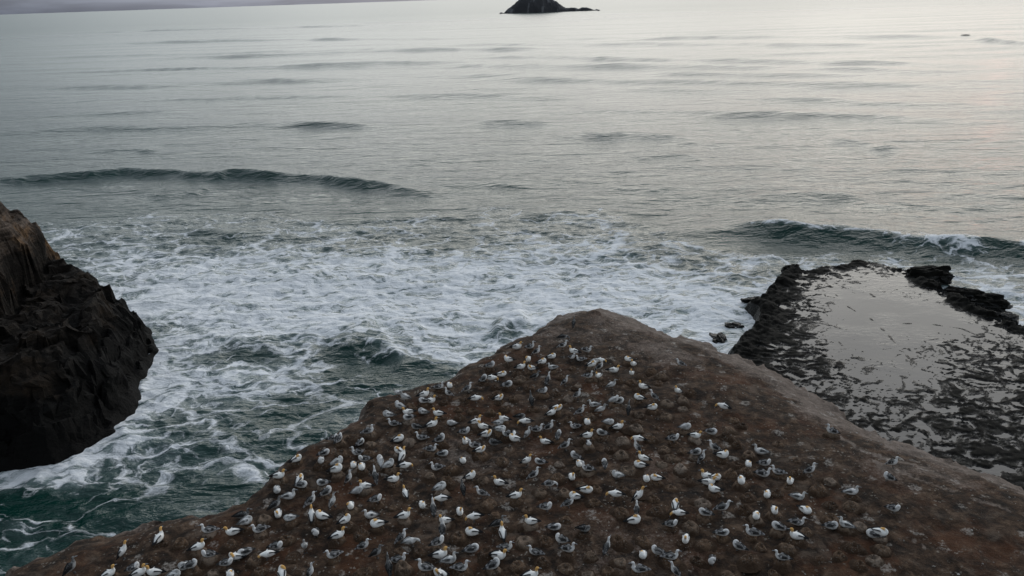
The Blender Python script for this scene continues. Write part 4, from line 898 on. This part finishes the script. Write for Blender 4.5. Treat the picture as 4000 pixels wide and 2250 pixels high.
 (2623, 2186, 'J', 's', 'R', 'grey young gannet sitting upright, just behind a grey bird, at the bottom edge'),
 (2636, 2257, 'J', 'u', 'L', 'grey young gannet standing tall facing left, at the bottom edge'),
 (3489, 1827, 'J', 'st', 'R', 'grey young gannet standing, just behind a grey bird, on the right slope'),
 (3466, 1878, 'J', 'p', 'L', 'grey young gannet preening facing left, on the right slope'),
 (3328, 1932, 'C', 's', 'R', 'pale young gannet sitting upright facing right, on the right slope'),
 (3489, 2001, 'J', 'p', 'R', 'grey young gannet preening facing right, on the right slope'),
 (3248, 2068, 'J', 't', 'R', 'grey young gannet resting head tucked facing right, on the right slope'),
 (3300, 2061, 'C', 's', 'L', 'pale young gannet sitting upright facing left, on the right slope'),
 (3435, 2091, 'W', 't', 'R', 'white gannet resting head tucked, on the right slope'),
 (3409, 2100, 'J', 't', 'L', 'grey young gannet resting head tucked facing left, on the right slope'),
]

# ------------------------------------------------------------------ nest mounds: under the sitting birds, then the empty ones between
BIRD_PT = []
for px, py, ty, po, fa, lab in GANNETS:
    sit = po in 'stp' and po != 'st'
    has = sit and random.random() < .55
    sc = random.uniform(.85, 1.1)
    p = on_ground(px, py, .15*sc if has else 0.0)
    if has and len(MOUND_AT) < 140: add_mound((p.x, p.y, p.z-.20*sc), sc)
    BIRD_PT.append(p)
COLONY = [(600, 1330), (760, 1190), (930, 1060), (1160, 970), (1310, 880), (1500, 880), (1640, 930), (1800, 1030), (1960, 1120), (2080, 1200), (2200, 1330), (2300, 1449), (300, 1470), (420, 1380)]
tries = 0
while len(MOUND_AT) < 285 and tries < 20000:
    tries += 1
    u = random.uniform(280, 2280); v = random.uniform(870, 1460)
    if not inside(np.array([u]), np.array([v]), COLONY)[0]: continue
    p = on_ground(u*K, v*K)
    if any((p.x-b.x)**2+(p.y-b.y)**2 < .55**2 for b in BIRD_PT): continue
    if any((p.x-m[0])**2+(p.y-m[1])**2 < .78**2 for m in MOUND_AT): continue
    add_mound((p.x, p.y, p.z-.03), random.uniform(.7, 1.15))

# ------------------------------------------------------------------ feathers, shell and pebbles strewn over the soil
def build_litter():
    co = []; f = []; n = 0
    x0, x1, y0, y1 = -22, 40, 22, 66
    m = 9000
    x = RNG.uniform(x0, x1, m); y = RNG.uniform(y0, y1, m)
    z, s, _ = headland_h(x, y)
    den = vnoise(x*.35, y*.35, seed=90)*.5+.5
    ok = (s > .4) & (RNG.uniform(0, 1, m) < den*1.5-.25)
    for a, b, c in zip(x[ok], y[ok], z[ok]):
        r = float(np.clip(RNG.lognormal(-3.75, .6), .010, .09)); t = RNG.uniform(0, 6.28); e = RNG.uniform(.35, 1.0); h = r*RNG.uniform(.3, .8)
        ct, st = math.cos(t), math.sin(t)
        pts = [(r, 0, 0), (0, r*e, 0), (-r, 0, 0), (0, -r*e, 0), (0, 0, h)]
        for px_, py_, pz_ in pts: co.append((a+px_*ct-py_*st, b+px_*st+py_*ct, c+pz_+.006))
        for k in range(4): f.append((n+k, n+(k+1) % 4, n+4))
        n += 5
    me = bpy.data.meshes.new('pebbles'); me.from_pydata(co, [], f); me.update()
    m_, nt, b_ = newmat('pale_litter')
    g = nt.nodes.new('ShaderNodeNewGeometry')
    nn = noise(nt, g.outputs['Position'], 3.3, 2)
    L(nt, ramp(nt, nn, [(.35, (.10, .08, .065)), (.5, (.22, .20, .18)), (.62, (.46, .44, .41))]), b_.inputs['Base Color']); b_.inputs['Roughness'].default_value = .9
    link('pebbles', me, m_, kind='stuff', label='pale pebbles and feather scraps strewn over the brown soil')
build_litter()

# ------------------------------------------------------------------ rock stack on the left
def build_stack():
    xs = np.arange(-110, -26, .3); ys = np.arange(30, 112, .3)
    X, Y = np.meshgrid(xs, ys)
    jx = X+.9*fbm(X*.25, Y*.25, oct=3, seed=101); jy = Y+.9*fbm(X*.25+7, Y*.25, oct=3, seed=111)
    d, i, t = seg_dist(jx, jy, STACK); ins = inside(jx, jy, STACK)
    s = np.where(ins, d, -d)
    # nearness to the seaward tip keeps that end low: a dark ledge, then the taller brown body behind
    body = np.hypot(X-_tip[0], Y-_tip[1])
    Ha = np.interp(s, [-3, -1.2, -.3, 0, .5, 1.2, 2.2, 3.4, 4.6, 6.0, 30], [-4, -3, -1.6, -.5, .6, 1.9, 3.4, 5.4, 7.5, 9.0, 9.6])
    back = np.clip(STACKB(X, Y), 0, None)
    Hb = np.interp(back, [0, .3, .8, 3.0, 5.0, 8.0, 14, 30], [0, 4.4, 6.6, 9.0, 10.8, 12.6, 16, 20])
    H = np.where(s > .2, Ha+np.minimum(Hb, np.maximum(s, 0)*4), Ha)
    st = np.floor(H/1.7+.6*vnoise(X*.08, Y*.08, seed=120))
    H = H+.55*np.sin(H*2*math.pi/2.3+2.5*vnoise(X*.1, Y*.1, seed=121))*sstep(.3, 1.5, s)
    H = H+(1.1*fbm(X*.3, Y*.3, oct=4, seed=130)+.45*fbm(X*1.1, Y*1.1, oct=3, seed=140))*sstep(0, 2.5, s)
    wq = X+.8*vnoise(X*.4, Y*.4, seed=180); vq = Y+.8*vnoise(X*.4+4, Y*.4, seed=181)
    upper = sstep(-.5, 1.5, STACKB(X, Y))
    H = H+(1-.7*upper)*(1.1*worley(wq, vq, 4.6, 182)+.35*worley(wq, vq, 2.2, 185)+.10*worley(wq, vq, .9, 188))*sstep(.2, 1.6, s)
    # push walls in and out so that they are not smooth
    dx = .5*worley(Y+.3*H, H*1.0, 2.2, 190)+.7*fbm(Y*.5, H*.5, X*.2, oct=4, seed=150); dy = .5*worley(X+.3*H, H*1.0, 2.2, 193)+.7*fbm(X*.5, H*.5, Y*.2, oct=4, seed=160)
    keep = (H[:-1, :-1] > -2)
    me = mesh_grid('rock_stack', X+dx*sstep(.2, 3, s)*(1-.6*upper), Y+dy*sstep(.2, 3, s)*(1-.6*upper), H, {'upper': upper}, keep)
    me.polygons.foreach_set('use_smooth', [False]*len(me.polygons))
    link('rock_stack', me, CLIFF, kind='structure', label='dark layered sandstone stack with a black wet foot rising from the surf')
def STACKB(X, Y):
    """distance behind the line where the taller block starts"""
    q = [A(118, 668, 13.0), A(60, 800, 11.0), A(-40, 900, 10.0)]
    q = [(p[0], p[1]) for p in q]
    ax, ay = q[0]; bx, by = q[-1]
    ex, ey = bx-ax, by-ay; l = math.hypot(ex, ey)
    nx, ny = ey/l, -ex/l
    if nx > 0: nx, ny = -nx, -ny
    return (X-ax)*nx+(Y-ay)*ny+1.0*vnoise(X*.3, Y*.3, seed=170)-4.0
build_stack()

# ------------------------------------------------------------------ reef shelf on the right
def build_reef():
    xs = np.arange(18, 128, .20); ys = np.arange(42, 135, .20)
    X, Y = np.meshgrid(xs, ys)
    jx = X+.5*fbm(X*.5, Y*.5, oct=3, seed=201); jy = Y+.5*fbm(X*.5+7, Y*.5, oct=3, seed=211)
    d, i, t = seg_dist(jx, jy, REEFW); ins = inside(jx, jy, REEFW)
    s = np.where(ins, d, -d)
    u, v = plate(X, Y, X*0+1.6); u = u/K; v = v/K
    wx = X+1.6*fbm(X*.35, Y*.35, oct=3, seed=220); wy = Y+1.6*fbm(X*.35+3, Y*.35, oct=3, seed=230)
    rid = 1-np.abs(fbm(wx*.50, wy*.62, oct=3, seed=240))*2.6
    rid2 = 1-np.abs(fbm(wx*.9+5, wy*1.25, oct=3, seed=250))*2.4
    big = fbm(X*.07, Y*.09, oct=3, seed=260)
    # how much rock stands out of the water
    lef, _, _ = seg_dist(X, Y, [P2(1840, 890, 1.6), P2(1900, 800, 1.6), P2(1945, 715, 1.6), P2(1990, 676, 1.6)], closed=False)
    rk = .60+.36*big
    rk += .40*np.exp(-(lef/3.5)**2)+.30*np.exp(-(lef/12)**2)
    rk += .30*sstep(860, 1000, v)+.30*np.exp(-((u-1980)/120)**2-((v-850)/130)**2)+.12*sstep(2350, 2480, u)
    for cu, cv, ru, rv, a in [(2200, 840, 150, 75, -.62), (2150, 760, 110, 50, -.45), (2330, 770, 120, 60, -.38), (2270, 700, 120, 25, -.28), (2430, 820, 100, 40, -.35), (2240, 960, 120, 60, -.22), (2480, 980, 60, 40, -.2),
                              (2420, 950, 130, 60, .12), (2350, 1050, 150, 60, .18), (2330, 870, 120, 20, .18), (2520, 880, 80, 60, .1), (2060, 920, 110, 45, .12), (2480, 1100, 100, 60, .2)]:
        rk += a*np.exp(-((u-cu)/ru)**2-((v-cv)/rv)**2)
    Hh = 1.50+.36*(np.maximum(rid, rid2*.82)-1.12+.62*rk)
    Hh = np.clip(Hh, 1.18, 1.78)+.045*fbm(X*1.9, Y*2.4, oct=3, seed=262)
    for line in ([(2052, 690), (2075, 705), (2105, 742), (2135, 770), (2165, 792)], [(2110, 705), (2170, 722), (2200, 745)], [(2180, 790), (2230, 835), (2290, 905), (2300, 960)], [(2240, 812), (2330, 812), (2420, 825), (2500, 860)]):
        dl, _, _ = seg_dist(X, Y, [P2(a, b, 1.6) for a, b in line], closed=False)
        Hh = np.maximum(Hh, 1.34+.16*np.exp(-(dl/.30)**2)+.10*vnoise(X*.9, Y*.9, seed=270))
    # upstanding rim on the left and the seaward end
    rim = np.exp(-(np.abs(s-1.2)/1.4)**2)*(.5+.3*vnoise(X*.35, Y*.35, seed=280)+.45*worley(X+.4*vnoise(X, Y, seed=281), Y, 2.0, 282))
    Hh = Hh+rim*(.28*np.exp(-(lef/7)**2)+.16*sstep(740, 690, v)+.08)
    rgt, _, _ = seg_dist(X, Y, [P2(a, b, 1.6) for a, b in [(2290, 684), (2330, 706), (2372, 724), (2402, 744), (2440, 766), (2478, 782), (2515, 796), (2542, 814)]], closed=False)
    Hh = Hh+np.exp(-(rgt/1.9)**2)*(.25+.85*worley(X+.5*vnoise(X, Y, seed=285), Y, 2.2, 286)+.3*worley(X, Y, .8, 288))*(1-np.exp(-(rgt/.01)**2))
    Hh = Hh+np.exp(-(lef/4)**2)*(.20*worley(X+.4*vnoise(X, Y, seed=291), Y, 1.8, 292)+.14*worley(X, Y, .7, 294))
    Hh = Hh+.34*np.exp(-(lef/1.8)**2)*(.6+.5*fbm(X*.6, Y*.6, oct=3, seed=290))
    H = np.where(s > 0, Hh*sstep(0, .5, s)+(1-sstep(0, .5, s))*1.2, 1.2+s*2.2)
    keep = (H[:-1, :-1] > -1.0)
    me = mesh_grid('reef', X, Y, H, None, keep)
    reef = link('reef', me, REEF, kind='structure', label='flat black tidal reef with shallow pools beside the headland')
    # the sheet of water lying in the hollows
    keepw = (s[:-1, :-1] > .75) & (s[1:, 1:] > .75)
    xs2 = xs[::4]; ys2 = ys[::4]
    me = mesh_grid('tide_pool', X[::4, ::4], Y[::4, ::4], np.full_like(X[::4, ::4], 1.5), None, (s[::4, ::4][:-1, :-1] > .9) & (s[::4, ::4][1:, 1:] > .9))
    link('tide_pool', me, POOL, kind='structure', label='shallow mirror-like water lying on the black reef')
build_reef()

def boulder(name, u, v, z, size, sq, seed, label, cat, mat=REEF, group=None, rot=0.0):
    n, mm = 30, 20
    th, ph = np.meshgrid(np.linspace(0, 2*math.pi, n+1)[:-1], np.linspace(-math.pi/2, math.pi/2, mm))
    x = np.cos(ph)*np.cos(th); y = np.cos(ph)*np.sin(th); zz = np.sin(ph)
    p = 1/np.maximum(np.maximum(np.abs(x), np.abs(y)), np.abs(zz))**.55
    r = p*(1+.30*fbm(x*1.3+seed, y*1.3, zz*1.3, oct=4, seed=seed)+.22*worley(x*1.0+zz*.7, y*1.0+zz*.5, .8, seed)+.10*worley(x+zz*.7, y-zz*.4, .35, seed+3))
    co = np.stack([x*r*size*sq[0], y*r*size*sq[1], zz*r*size*sq[2]], -1)
    co = np.concatenate([co, co[:, :1]], 1)
    me = mesh_grid(name, co[..., 0], co[..., 1], co[..., 2], smooth=False)
    o = link(name, me, mat, label=label, category=cat)
    if group: o['group'] = group
    q = A(u, v, z); o.location = (q[0], q[1], z); o.rotation_euler = (0, 0, rot)
    return o
boulder('boulder', 2343, 692, 1.25, 1.5, (2.0, 1.0, .85), 11, 'large black boulder at the far right rim of the reef', 'boulder', group='boulders along the reef rim')
boulder('boulder', 2376, 700, 1.0, .9, (1.2, 1.0, .8), 12, 'small black boulder tucked against the large one on the reef rim', 'boulder', group='boulders along the reef rim')
boulder('boulder', 2428, 742, 1.15, 1.1, (2.1, .9, .75), 13, 'long low black slab of rock in the middle of the reef right rim', 'boulder', group='boulders along the reef rim', rot=-.5)
boulder('boulder', 2492, 766, 1.0, 1.25, (1.7, 1.0, .9), 14, 'blocky black boulder nearest the right edge on the reef rim', 'boulder', group='boulders along the reef rim', rot=-.4)
boulder('boulder', 2528, 800, .9, .8, (1.6, 1.0, .8), 15, 'low black rock at the landward end of the reef rim boulders', 'boulder', group='boulders along the reef rim', rot=-.6)
boulder('boulder', 2160, 664, 1.2, .8, (1.5, .8, .7), 16, 'black rock lump on the seaward tip of the reef', 'boulder', group='boulders along the reef rim')
boulder('boulder', 1990, 678, 1.1, .9, (1.7, .9, .8), 17, 'black rock knob at the upper left corner of the reef', 'boulder', group='boulders along the reef rim', rot=.5)
boulder('boulder', 1806, 858, -.35, 1.0, (1.0, 1.4, .9), 18, 'wet grey rock in the foam between headland and reef', 'boulder')
boulder('boulder', 1846, 826, -.3, .9, (1.2, .9, .7), 19, 'awash rock in the foam just left of the reef edge', 'boulder')
boulder('boulder', 1893, 757, .5, .7, (2.2, .7, .7), 20, 'thin black spur of rock sticking out left from the reef', 'boulder', rot=.2)

# ------------------------------------------------------------------ far island
def build_island():
    q = A(1345, 32, 0); dist = math.hypot(q[0], q[1]); k = dist/(FOC/K)    # metres per sheet pixel there
    a = math.atan2(q[0], q[1])
    us = np.linspace(1262, 1498, 240); ls = np.linspace(-60, 60, 90)
    U, Wd = np.meshgrid(us, ls)
    hp = np.interp(U, [1262, 1271, 1280, 1292, 1306, 1322, 1345, 1366, 1388, 1402, 1413, 1420, 1432, 1440, 1450, 1458, 1470, 1478, 1488, 1498],
                      [-2, 1, 9, 17, 29, 41, 46, 43, 31, 21, 12, 8.5, 9, 8.5, 5, 8, 7, 5, 1.2, -2])
    hw = np.interp(U, [1262, 1290, 1345, 1400, 1430, 1498], [6, 26, 44, 26, 12, 6])
    sh = np.clip(1-(np.abs(Wd)/hw)**2.4, -1, 1)
    n = fbm(U/14, Wd/16, oct=4, seed=301)
    H = hp*k*np.sign(sh)*np.abs(sh)**.6*(1+.14*n)+1.2*n
    H = np.maximum(H, -4)
    ln = (U-1345)*k; wd = Wd*k
    ex, ey = math.cos(a), -math.sin(a); fx, fy = math.sin(a), math.cos(a)
    me = mesh_grid('island', q[0]+ln*ex+wd*fx+30*fx, q[1]+ln*ey+wd*fy+30*fy, H)
    link('island', me, ISLE, label='dark rounded rocky island with a low reef tail on the horizon', category='island')
build_island()
boulder('rock', 2431, 91, -.4, 1.3, (3.0, 1.2, .9), 41, 'tiny dark rock awash far out under the sunset glow', 'rock')

# ------------------------------------------------------------------ gannets
def cat_spline(P, n):
    P = np.asarray(P, float); m = len(P)
    t = np.linspace(0, m-1, n); out = []
    for s in t:
        i = min(int(s), m-2); f = s-i
        p0 = P[max(i-1, 0)]; p1 = P[i]; p2 = P[i+1]; p3 = P[min(i+2, m-1)]
        out.append(.5*((2*p1)+(-p0+p2)*f+(2*p0-5*p1+4*p2-p3)*f*f+(-p0+3*p1-3*p2+p3)*f**3))
    return np.array(out), t/(m-1)
def loft(P, n, seg, colour, flat=None, mat=None, name='body'):
    """P rows: x y z halfwidth halfheight; colour(t, a, rnd) -> rgb, speck.  One closed tube along P"""
    S, T = cat_spline(P, n)
    c = S[:, :3]; tan = np.gradient(c, axis=0); tan /= np.linalg.norm(tan, axis=1)[:, None]+1e-9
    co = []; cl = []; sp = []
    prev = np.array([0, 1.0, 0])
    for i in range(n):
        t = tan[i]
        s = prev-t*np.dot(prev, t); s /= np.linalg.norm(s)+1e-9; prev = s
        up = np.cross(t, s)
        w = max(S[i, 3], .003); h = max(S[i, 4], .003)
        for j in range(seg):
            a = 2*math.pi*j/seg
            co.append(c[i]+s*math.cos(a)*w+up*math.sin(a)*h)
            k, q = colour(T[i], math.sin(a), co[-1]); cl.append(k); sp.append(q)
    f = [tuple(range(seg-1, -1, -1)), tuple((n-1)*seg+j for j in range(seg))]
    for i in range(n-1):
        for j in range(seg):
            f.append((i*seg+j, i*seg+(j+1) % seg, (i+1)*seg+(j+1) % seg, (i+1)*seg+j))
    return co, f, cl, sp
def finish(name, parts, mat):
    co = []; f = []; cl = []; sp = []
    for a, b, c, d in parts:
        o = len(co); co += [tuple(v) for v in a]; f += [tuple(i+o for i in q) for q in b]; cl += list(c); sp += list(d)
    me = bpy.data.meshes.new(name); me.from_pydata(co, [], f); me.update()
    me.polygons.foreach_set('use_smooth', [True]*len(f))
    at_ = me.attributes.new('Col', 'FLOAT_COLOR', 'POINT'); at_.data.foreach_set('color', np.array([(*c, 1) for c in cl], np.float32).reshape(-1))
    a2 = me.attributes.new('speck', 'FLOAT', 'POINT'); a2.data.foreach_set('value', np.array(sp, np.float32))
    me.materials.append(mat); return me

#         x     y     z    w     h      tail -> breast -> neck -> head -> root of the bill
POSES = {
 's': dict(sp=[(-.43, 0, .115, .020, .010), (-.34, 0, .125, .045, .022), (-.24, 0, .14, .075, .062), (-.08, 0, .155, .112, .108), (.09, 0, .165, .112, .112), (.185, 0, .225, .072, .074), (.20, 0, .305, .046, .048), (.20, 0, .375, .043, .045), (.222, 0, .422, .043, .046), (.275, 0, .424, .032, .034), (.305, 0, .418, .018, .020)], bill=(.10, 0, -.02), leg=0, neck=.60),
 't': dict(sp=[(-.42, 0, .115, .020, .010), (-.33, 0, .125, .045, .022), (-.23, 0, .14, .078, .065), (-.07, 0, .155, .118, .112), (.10, 0, .165, .120, .112), (.185, .01, .225, .085, .075), (.165, .02, .285, .058, .052), (.105, .03, .312, .052, .046), (.04, .045, .300, .047, .042), (-.01, .055, .285, .034, .030), (-.04, .06, .275, .020, .018)], bill=(-.09, .02, -.02), leg=0, neck=.64),
 'st': dict(sp=[(-.36, 0, .10, .020, .010), (-.29, 0, .145, .045, .022), (-.20, 0, .20, .070, .060), (-.07, 0, .265, .106, .104), (.06, 0, .325, .106, .108), (.135, 0, .405, .070, .072), (.155, 0, .475, .045, .047), (.155, 0, .540, .042, .044), (.178, 0, .582, .042, .044), (.228, 0, .586, .031, .033), (.258, 0, .580, .018, .019)], bill=(.10, 0, -.015), leg=.2, neck=.60),
 'u': dict(sp=[(-.24, 0, .06, .020, .010), (-.20, 0, .12, .045, .024), (-.14, 0, .20, .068, .062), (-.06, 0, .305, .100, .098), (.02, 0, .405, .098, .100), (.062, 0, .50, .064, .066), (.07, 0, .575, .044, .046), (.075, 0, .645, .041, .043), (.092, 0, .690, .041, .044), (.135, 0, .712, .031, .033), (.160, 0, .720, .018, .019)], bill=(.09, 0, .045), leg=.25, neck=.60),
 'p': dict(sp=[(-.40, 0, .125, .020, .010), (-.31, 0, .14, .045, .022), (-.21, 0, .165, .076, .066), (-.07, 0, .195, .115, .112), (.085, 0, .225, .112, .114), (.165, 0, .305, .078, .076), (.175, .02, .365, .056, .054), (.135, .06, .385, .050, .048), (.095, .11, .350, .045, .044), (.068, .135, .305, .033, .033), (.050, .142, .275, .019, .019)], bill=(-.03, .01, -.09), leg=.08, neck=.62),
 'b': dict(sp=[(-.40, 0, .215, .020, .010), (-.31, 0, .225, .045, .022), (-.21, 0, .235, .074, .064), (-.06, 0, .25, .108, .104), (.10, 0, .255, .104, .104), (.205, 0, .275, .068, .066), (.275, .01, .275, .048, .046), (.335, .02, .245, .043, .043), (.375, .025, .205, .043, .043), (.395, .03, .155, .032, .032), (.402, .03, .125, .018, .018)], bill=(.03, 0, -.095), leg=.2, neck=.62),
}
POSES['w'] = POSES['p']
def colours(kind, neck, rg):
    n0 = rg.uniform(0, 50)
    def pat(co, f=9.0, s=0): return float(vnoise(np.array([co[0]*f+n0]), np.array([co[1]*f]), np.array([co[2]*f]), seed=s)[0])
    def body(t, a, co):
        if kind == 'W':
            if t < .13: return (.025, .025, .025), 0
            g = np.clip((t-neck)/.07, 0, 1)
            base = np.array((.89, .88, .85)); gold = np.array((.70, .40, .13)) if t < .93 else np.array((.50, .32, .16))
            if t > .975: gold = np.array((.10, .11, .12))
            return tuple(base*(1-g)+gold*g), 0
        dk = pat(co); q = pat(co, 22, 4)
        if kind == 'C':
            v = .66-.36*np.clip(dk*1.8, 0, 1)+.1*q
            if t > .95: v = .12
            return (v, v*.99, v*.97), .14
        lo, hi = (.03, .34) if kind == 'D' else (.09, .74)
        if t > .95: return (.06, .06, .065), 0
        if t > neck-.05:
            v = (.14 if kind == 'D' else .72)+.14*q
            return (v, v*.99, v*.98), .14
        w = np.clip((.15-a)*1.6, 0, 1)
        t0 = .47 if a > .1 else .34
        if t > t0: w = max(w, np.clip((t-t0)*12, 0, 1))
        v = lo+(hi-lo)*w+.06*q
        if t < .12: v = .05
        return (v, v*.985, v*.97), .40*(1-w)+.06
    def wing(t, a, co):
        if kind == 'W':
            if t > .63 or (a < -.30 and t > .22): return (.018, .018, .02), 0
            return (.89, .88, .86), 0
        if kind == 'C':
            v = .50-.42*np.clip(pat(co, 8, 2)*2+.25, 0, 1)
            if t > .78: v = .06
            return (v, v, v), .4
        v = (.014 if kind == 'D' else .022)+.022*max(0, pat(co, 20, 3))
        if kind == 'J' and (pat(co, 9, 6) > .46 or abs(t-.66) < .04): v = .42
        return (v, v*.98, v), .08 if kind == 'D' else .20
    return body, wing
def build_gannet_meshes(kind, pose, seed):
    P = POSES[pose]; sp = P['sp']; rg = np.random.default_rng(seed)
    body, wing = colours(kind, P['neck'], rg)
    if kind == 'C' and pose in 'stp': sp = [(x, y, z, w*1.08, h*1.05) for x, y, z, w, h in sp]
    sp = [(x, y, z, w*(1.20 if 2 <= i <= 6 else 1.12), h*(1.16 if 2 <= i <= 6 else 1.12)) for i, (x, y, z, w, h) in enumerate(sp)]
    b = finish('body', [loft(sp, 26, 12, body)], FEATHER)
    br, mid, rump, tail = (np.array(sp[i]) for i in (4, 3, 2, 0))
    wings = []
    for sd in (1, -1):
        up = np.array([0, 0, .03]) if pose != 'u' else np.array([-.035, 0, .01])
        sh = br[:3]*.75+mid[:3]*.25
        ax = (tail-br)[:3]; ax /= np.linalg.norm(ax)
        pts = [(*(sh+up+np.array([0, sd*.100, .035])), .012, .034), (*(sh*.45+mid[:3]*.55+up+np.array([0, sd*.124, .032])), .026, .080),
               (*(mid[:3]*.35+rump[:3]*.65+up*.9+np.array([0, sd*.090, .022])), .026, .072), (*(rump[:3]*.35+tail[:3]*.65+up*.8+np.array([0, sd*.044, .006])), .014, .038),
               (*(tail[:3]+ax*.05+up*.7+np.array([0, sd*.018, 0])), .005, .010)]
        if pose == 'w' and sd == 1:     # the raised wing
            s0 = sh+np.array([0, .06, .06])
            pts = [(*s0, .02, .03), (*(s0+np.array([-.02, .10, .10])), .016, .10), (*(s0+np.array([-.06, .20, .14])), .014, .12), (*(s0+np.array([-.16, .26, .06])), .010, .10), (*(s0+np.array([-.28, .28, -.08])), .006, .04)]
        wings.append(finish('wing', [loft(pts, 12, 8, wing)], FEATHER))
    end = np.array(sp[-1][:3]); d = np.array(P['bill'])
    bl = [(*(end-d*.15), .017, .019), (*(end+d*.3), .012, .014), (*(end+d*.75), .008, .009), (*(end+d), .002, .003)]
    bc = (lambda t, a, co: ((.5, .5, .5), 0))
    bill = finish('bill', [loft(bl, 6, 6, bc)], BILL)
    legs = []
    if P['leg']:
        for sd in (1, -1):
            hip = np.array([(mid[0]*.6+br[0]*.4), sd*.045, (mid[2]*.6+br[2]*.4)-.07]); ft = np.array([hip[0]+.015, sd*.05, .012])
            lg = loft([(*hip, .017, .017), (*(hip*.5+ft*.5+np.array([-.012, 0, 0])), .010, .010), (*ft, .010, .010)], 6, 6, bc)
            web = loft([(ft[0]-.02, ft[1], .010, .010, .005), (ft[0]+.03, ft[1], .010, .030, .005), (ft[0]+.075, ft[1], .008, .040, .003)], 5, 6, bc)
            legs.append(finish('leg', [lg, web], LEG))
    return b, wings, bill, legs
_protos = {}
def proto(kind, pose, var):
    k = (kind, pose, var)
    if k not in _protos: _protos[k] = build_gannet_meshes(kind, pose, hash_seed(k))
    return _protos[k]
def hash_seed(k): return sum(ord(c)*(i*7+3) for i, c in enumerate(''.join(map(str, k))))
YAW = {'R': 0, 'AR': 45, 'A': 90, 'AL': 135, 'L': 180, 'FL': 225, 'F': 270, 'FR': 315}
GROUP = {'W': 'white golden-headed gannets of the colony', 'J': 'grey speckled young gannets of the colony', 'D': 'sooty young gannets of the colony', 'C': 'pale mottled young gannets of the colony'}
for (px, py, ty, po, fa, lab), p in zip(GANNETS, BIRD_PT):
    var = random.randrange(2) if ty != 'W' else 0
    b, wings, bill, legs = proto(ty, po, var)
    r = bpy.data.objects.new('gannet', None); COL.objects.link(r); r.empty_display_size = .2
    r.location = p
    sc = random.uniform(.95, 1.10)*(1.06 if ty == 'W' else 1.0)
    yaw = math.radians(YAW[fa]+random.uniform(-16, 16)) - math.atan2(p.x, p.y)
    r.rotation_euler = (random.uniform(-.08, .08), random.uniform(-.16, .12), yaw)
    mir = -1 if random.random() < .5 else 1
    r.scale = (sc, sc*mir, sc*random.uniform(1.0, 1.18))
    r['label'] = lab; r['category'] = 'gannet'; r['group'] = GROUP[ty]
    for nm, me in [('body', b)]+[('wing', w) for w in wings]+[('bill', bill)]+[('leg', l) for l in legs]:
        o = bpy.data.objects.new(nm, me); COL.objects.link(o); o.parent = r
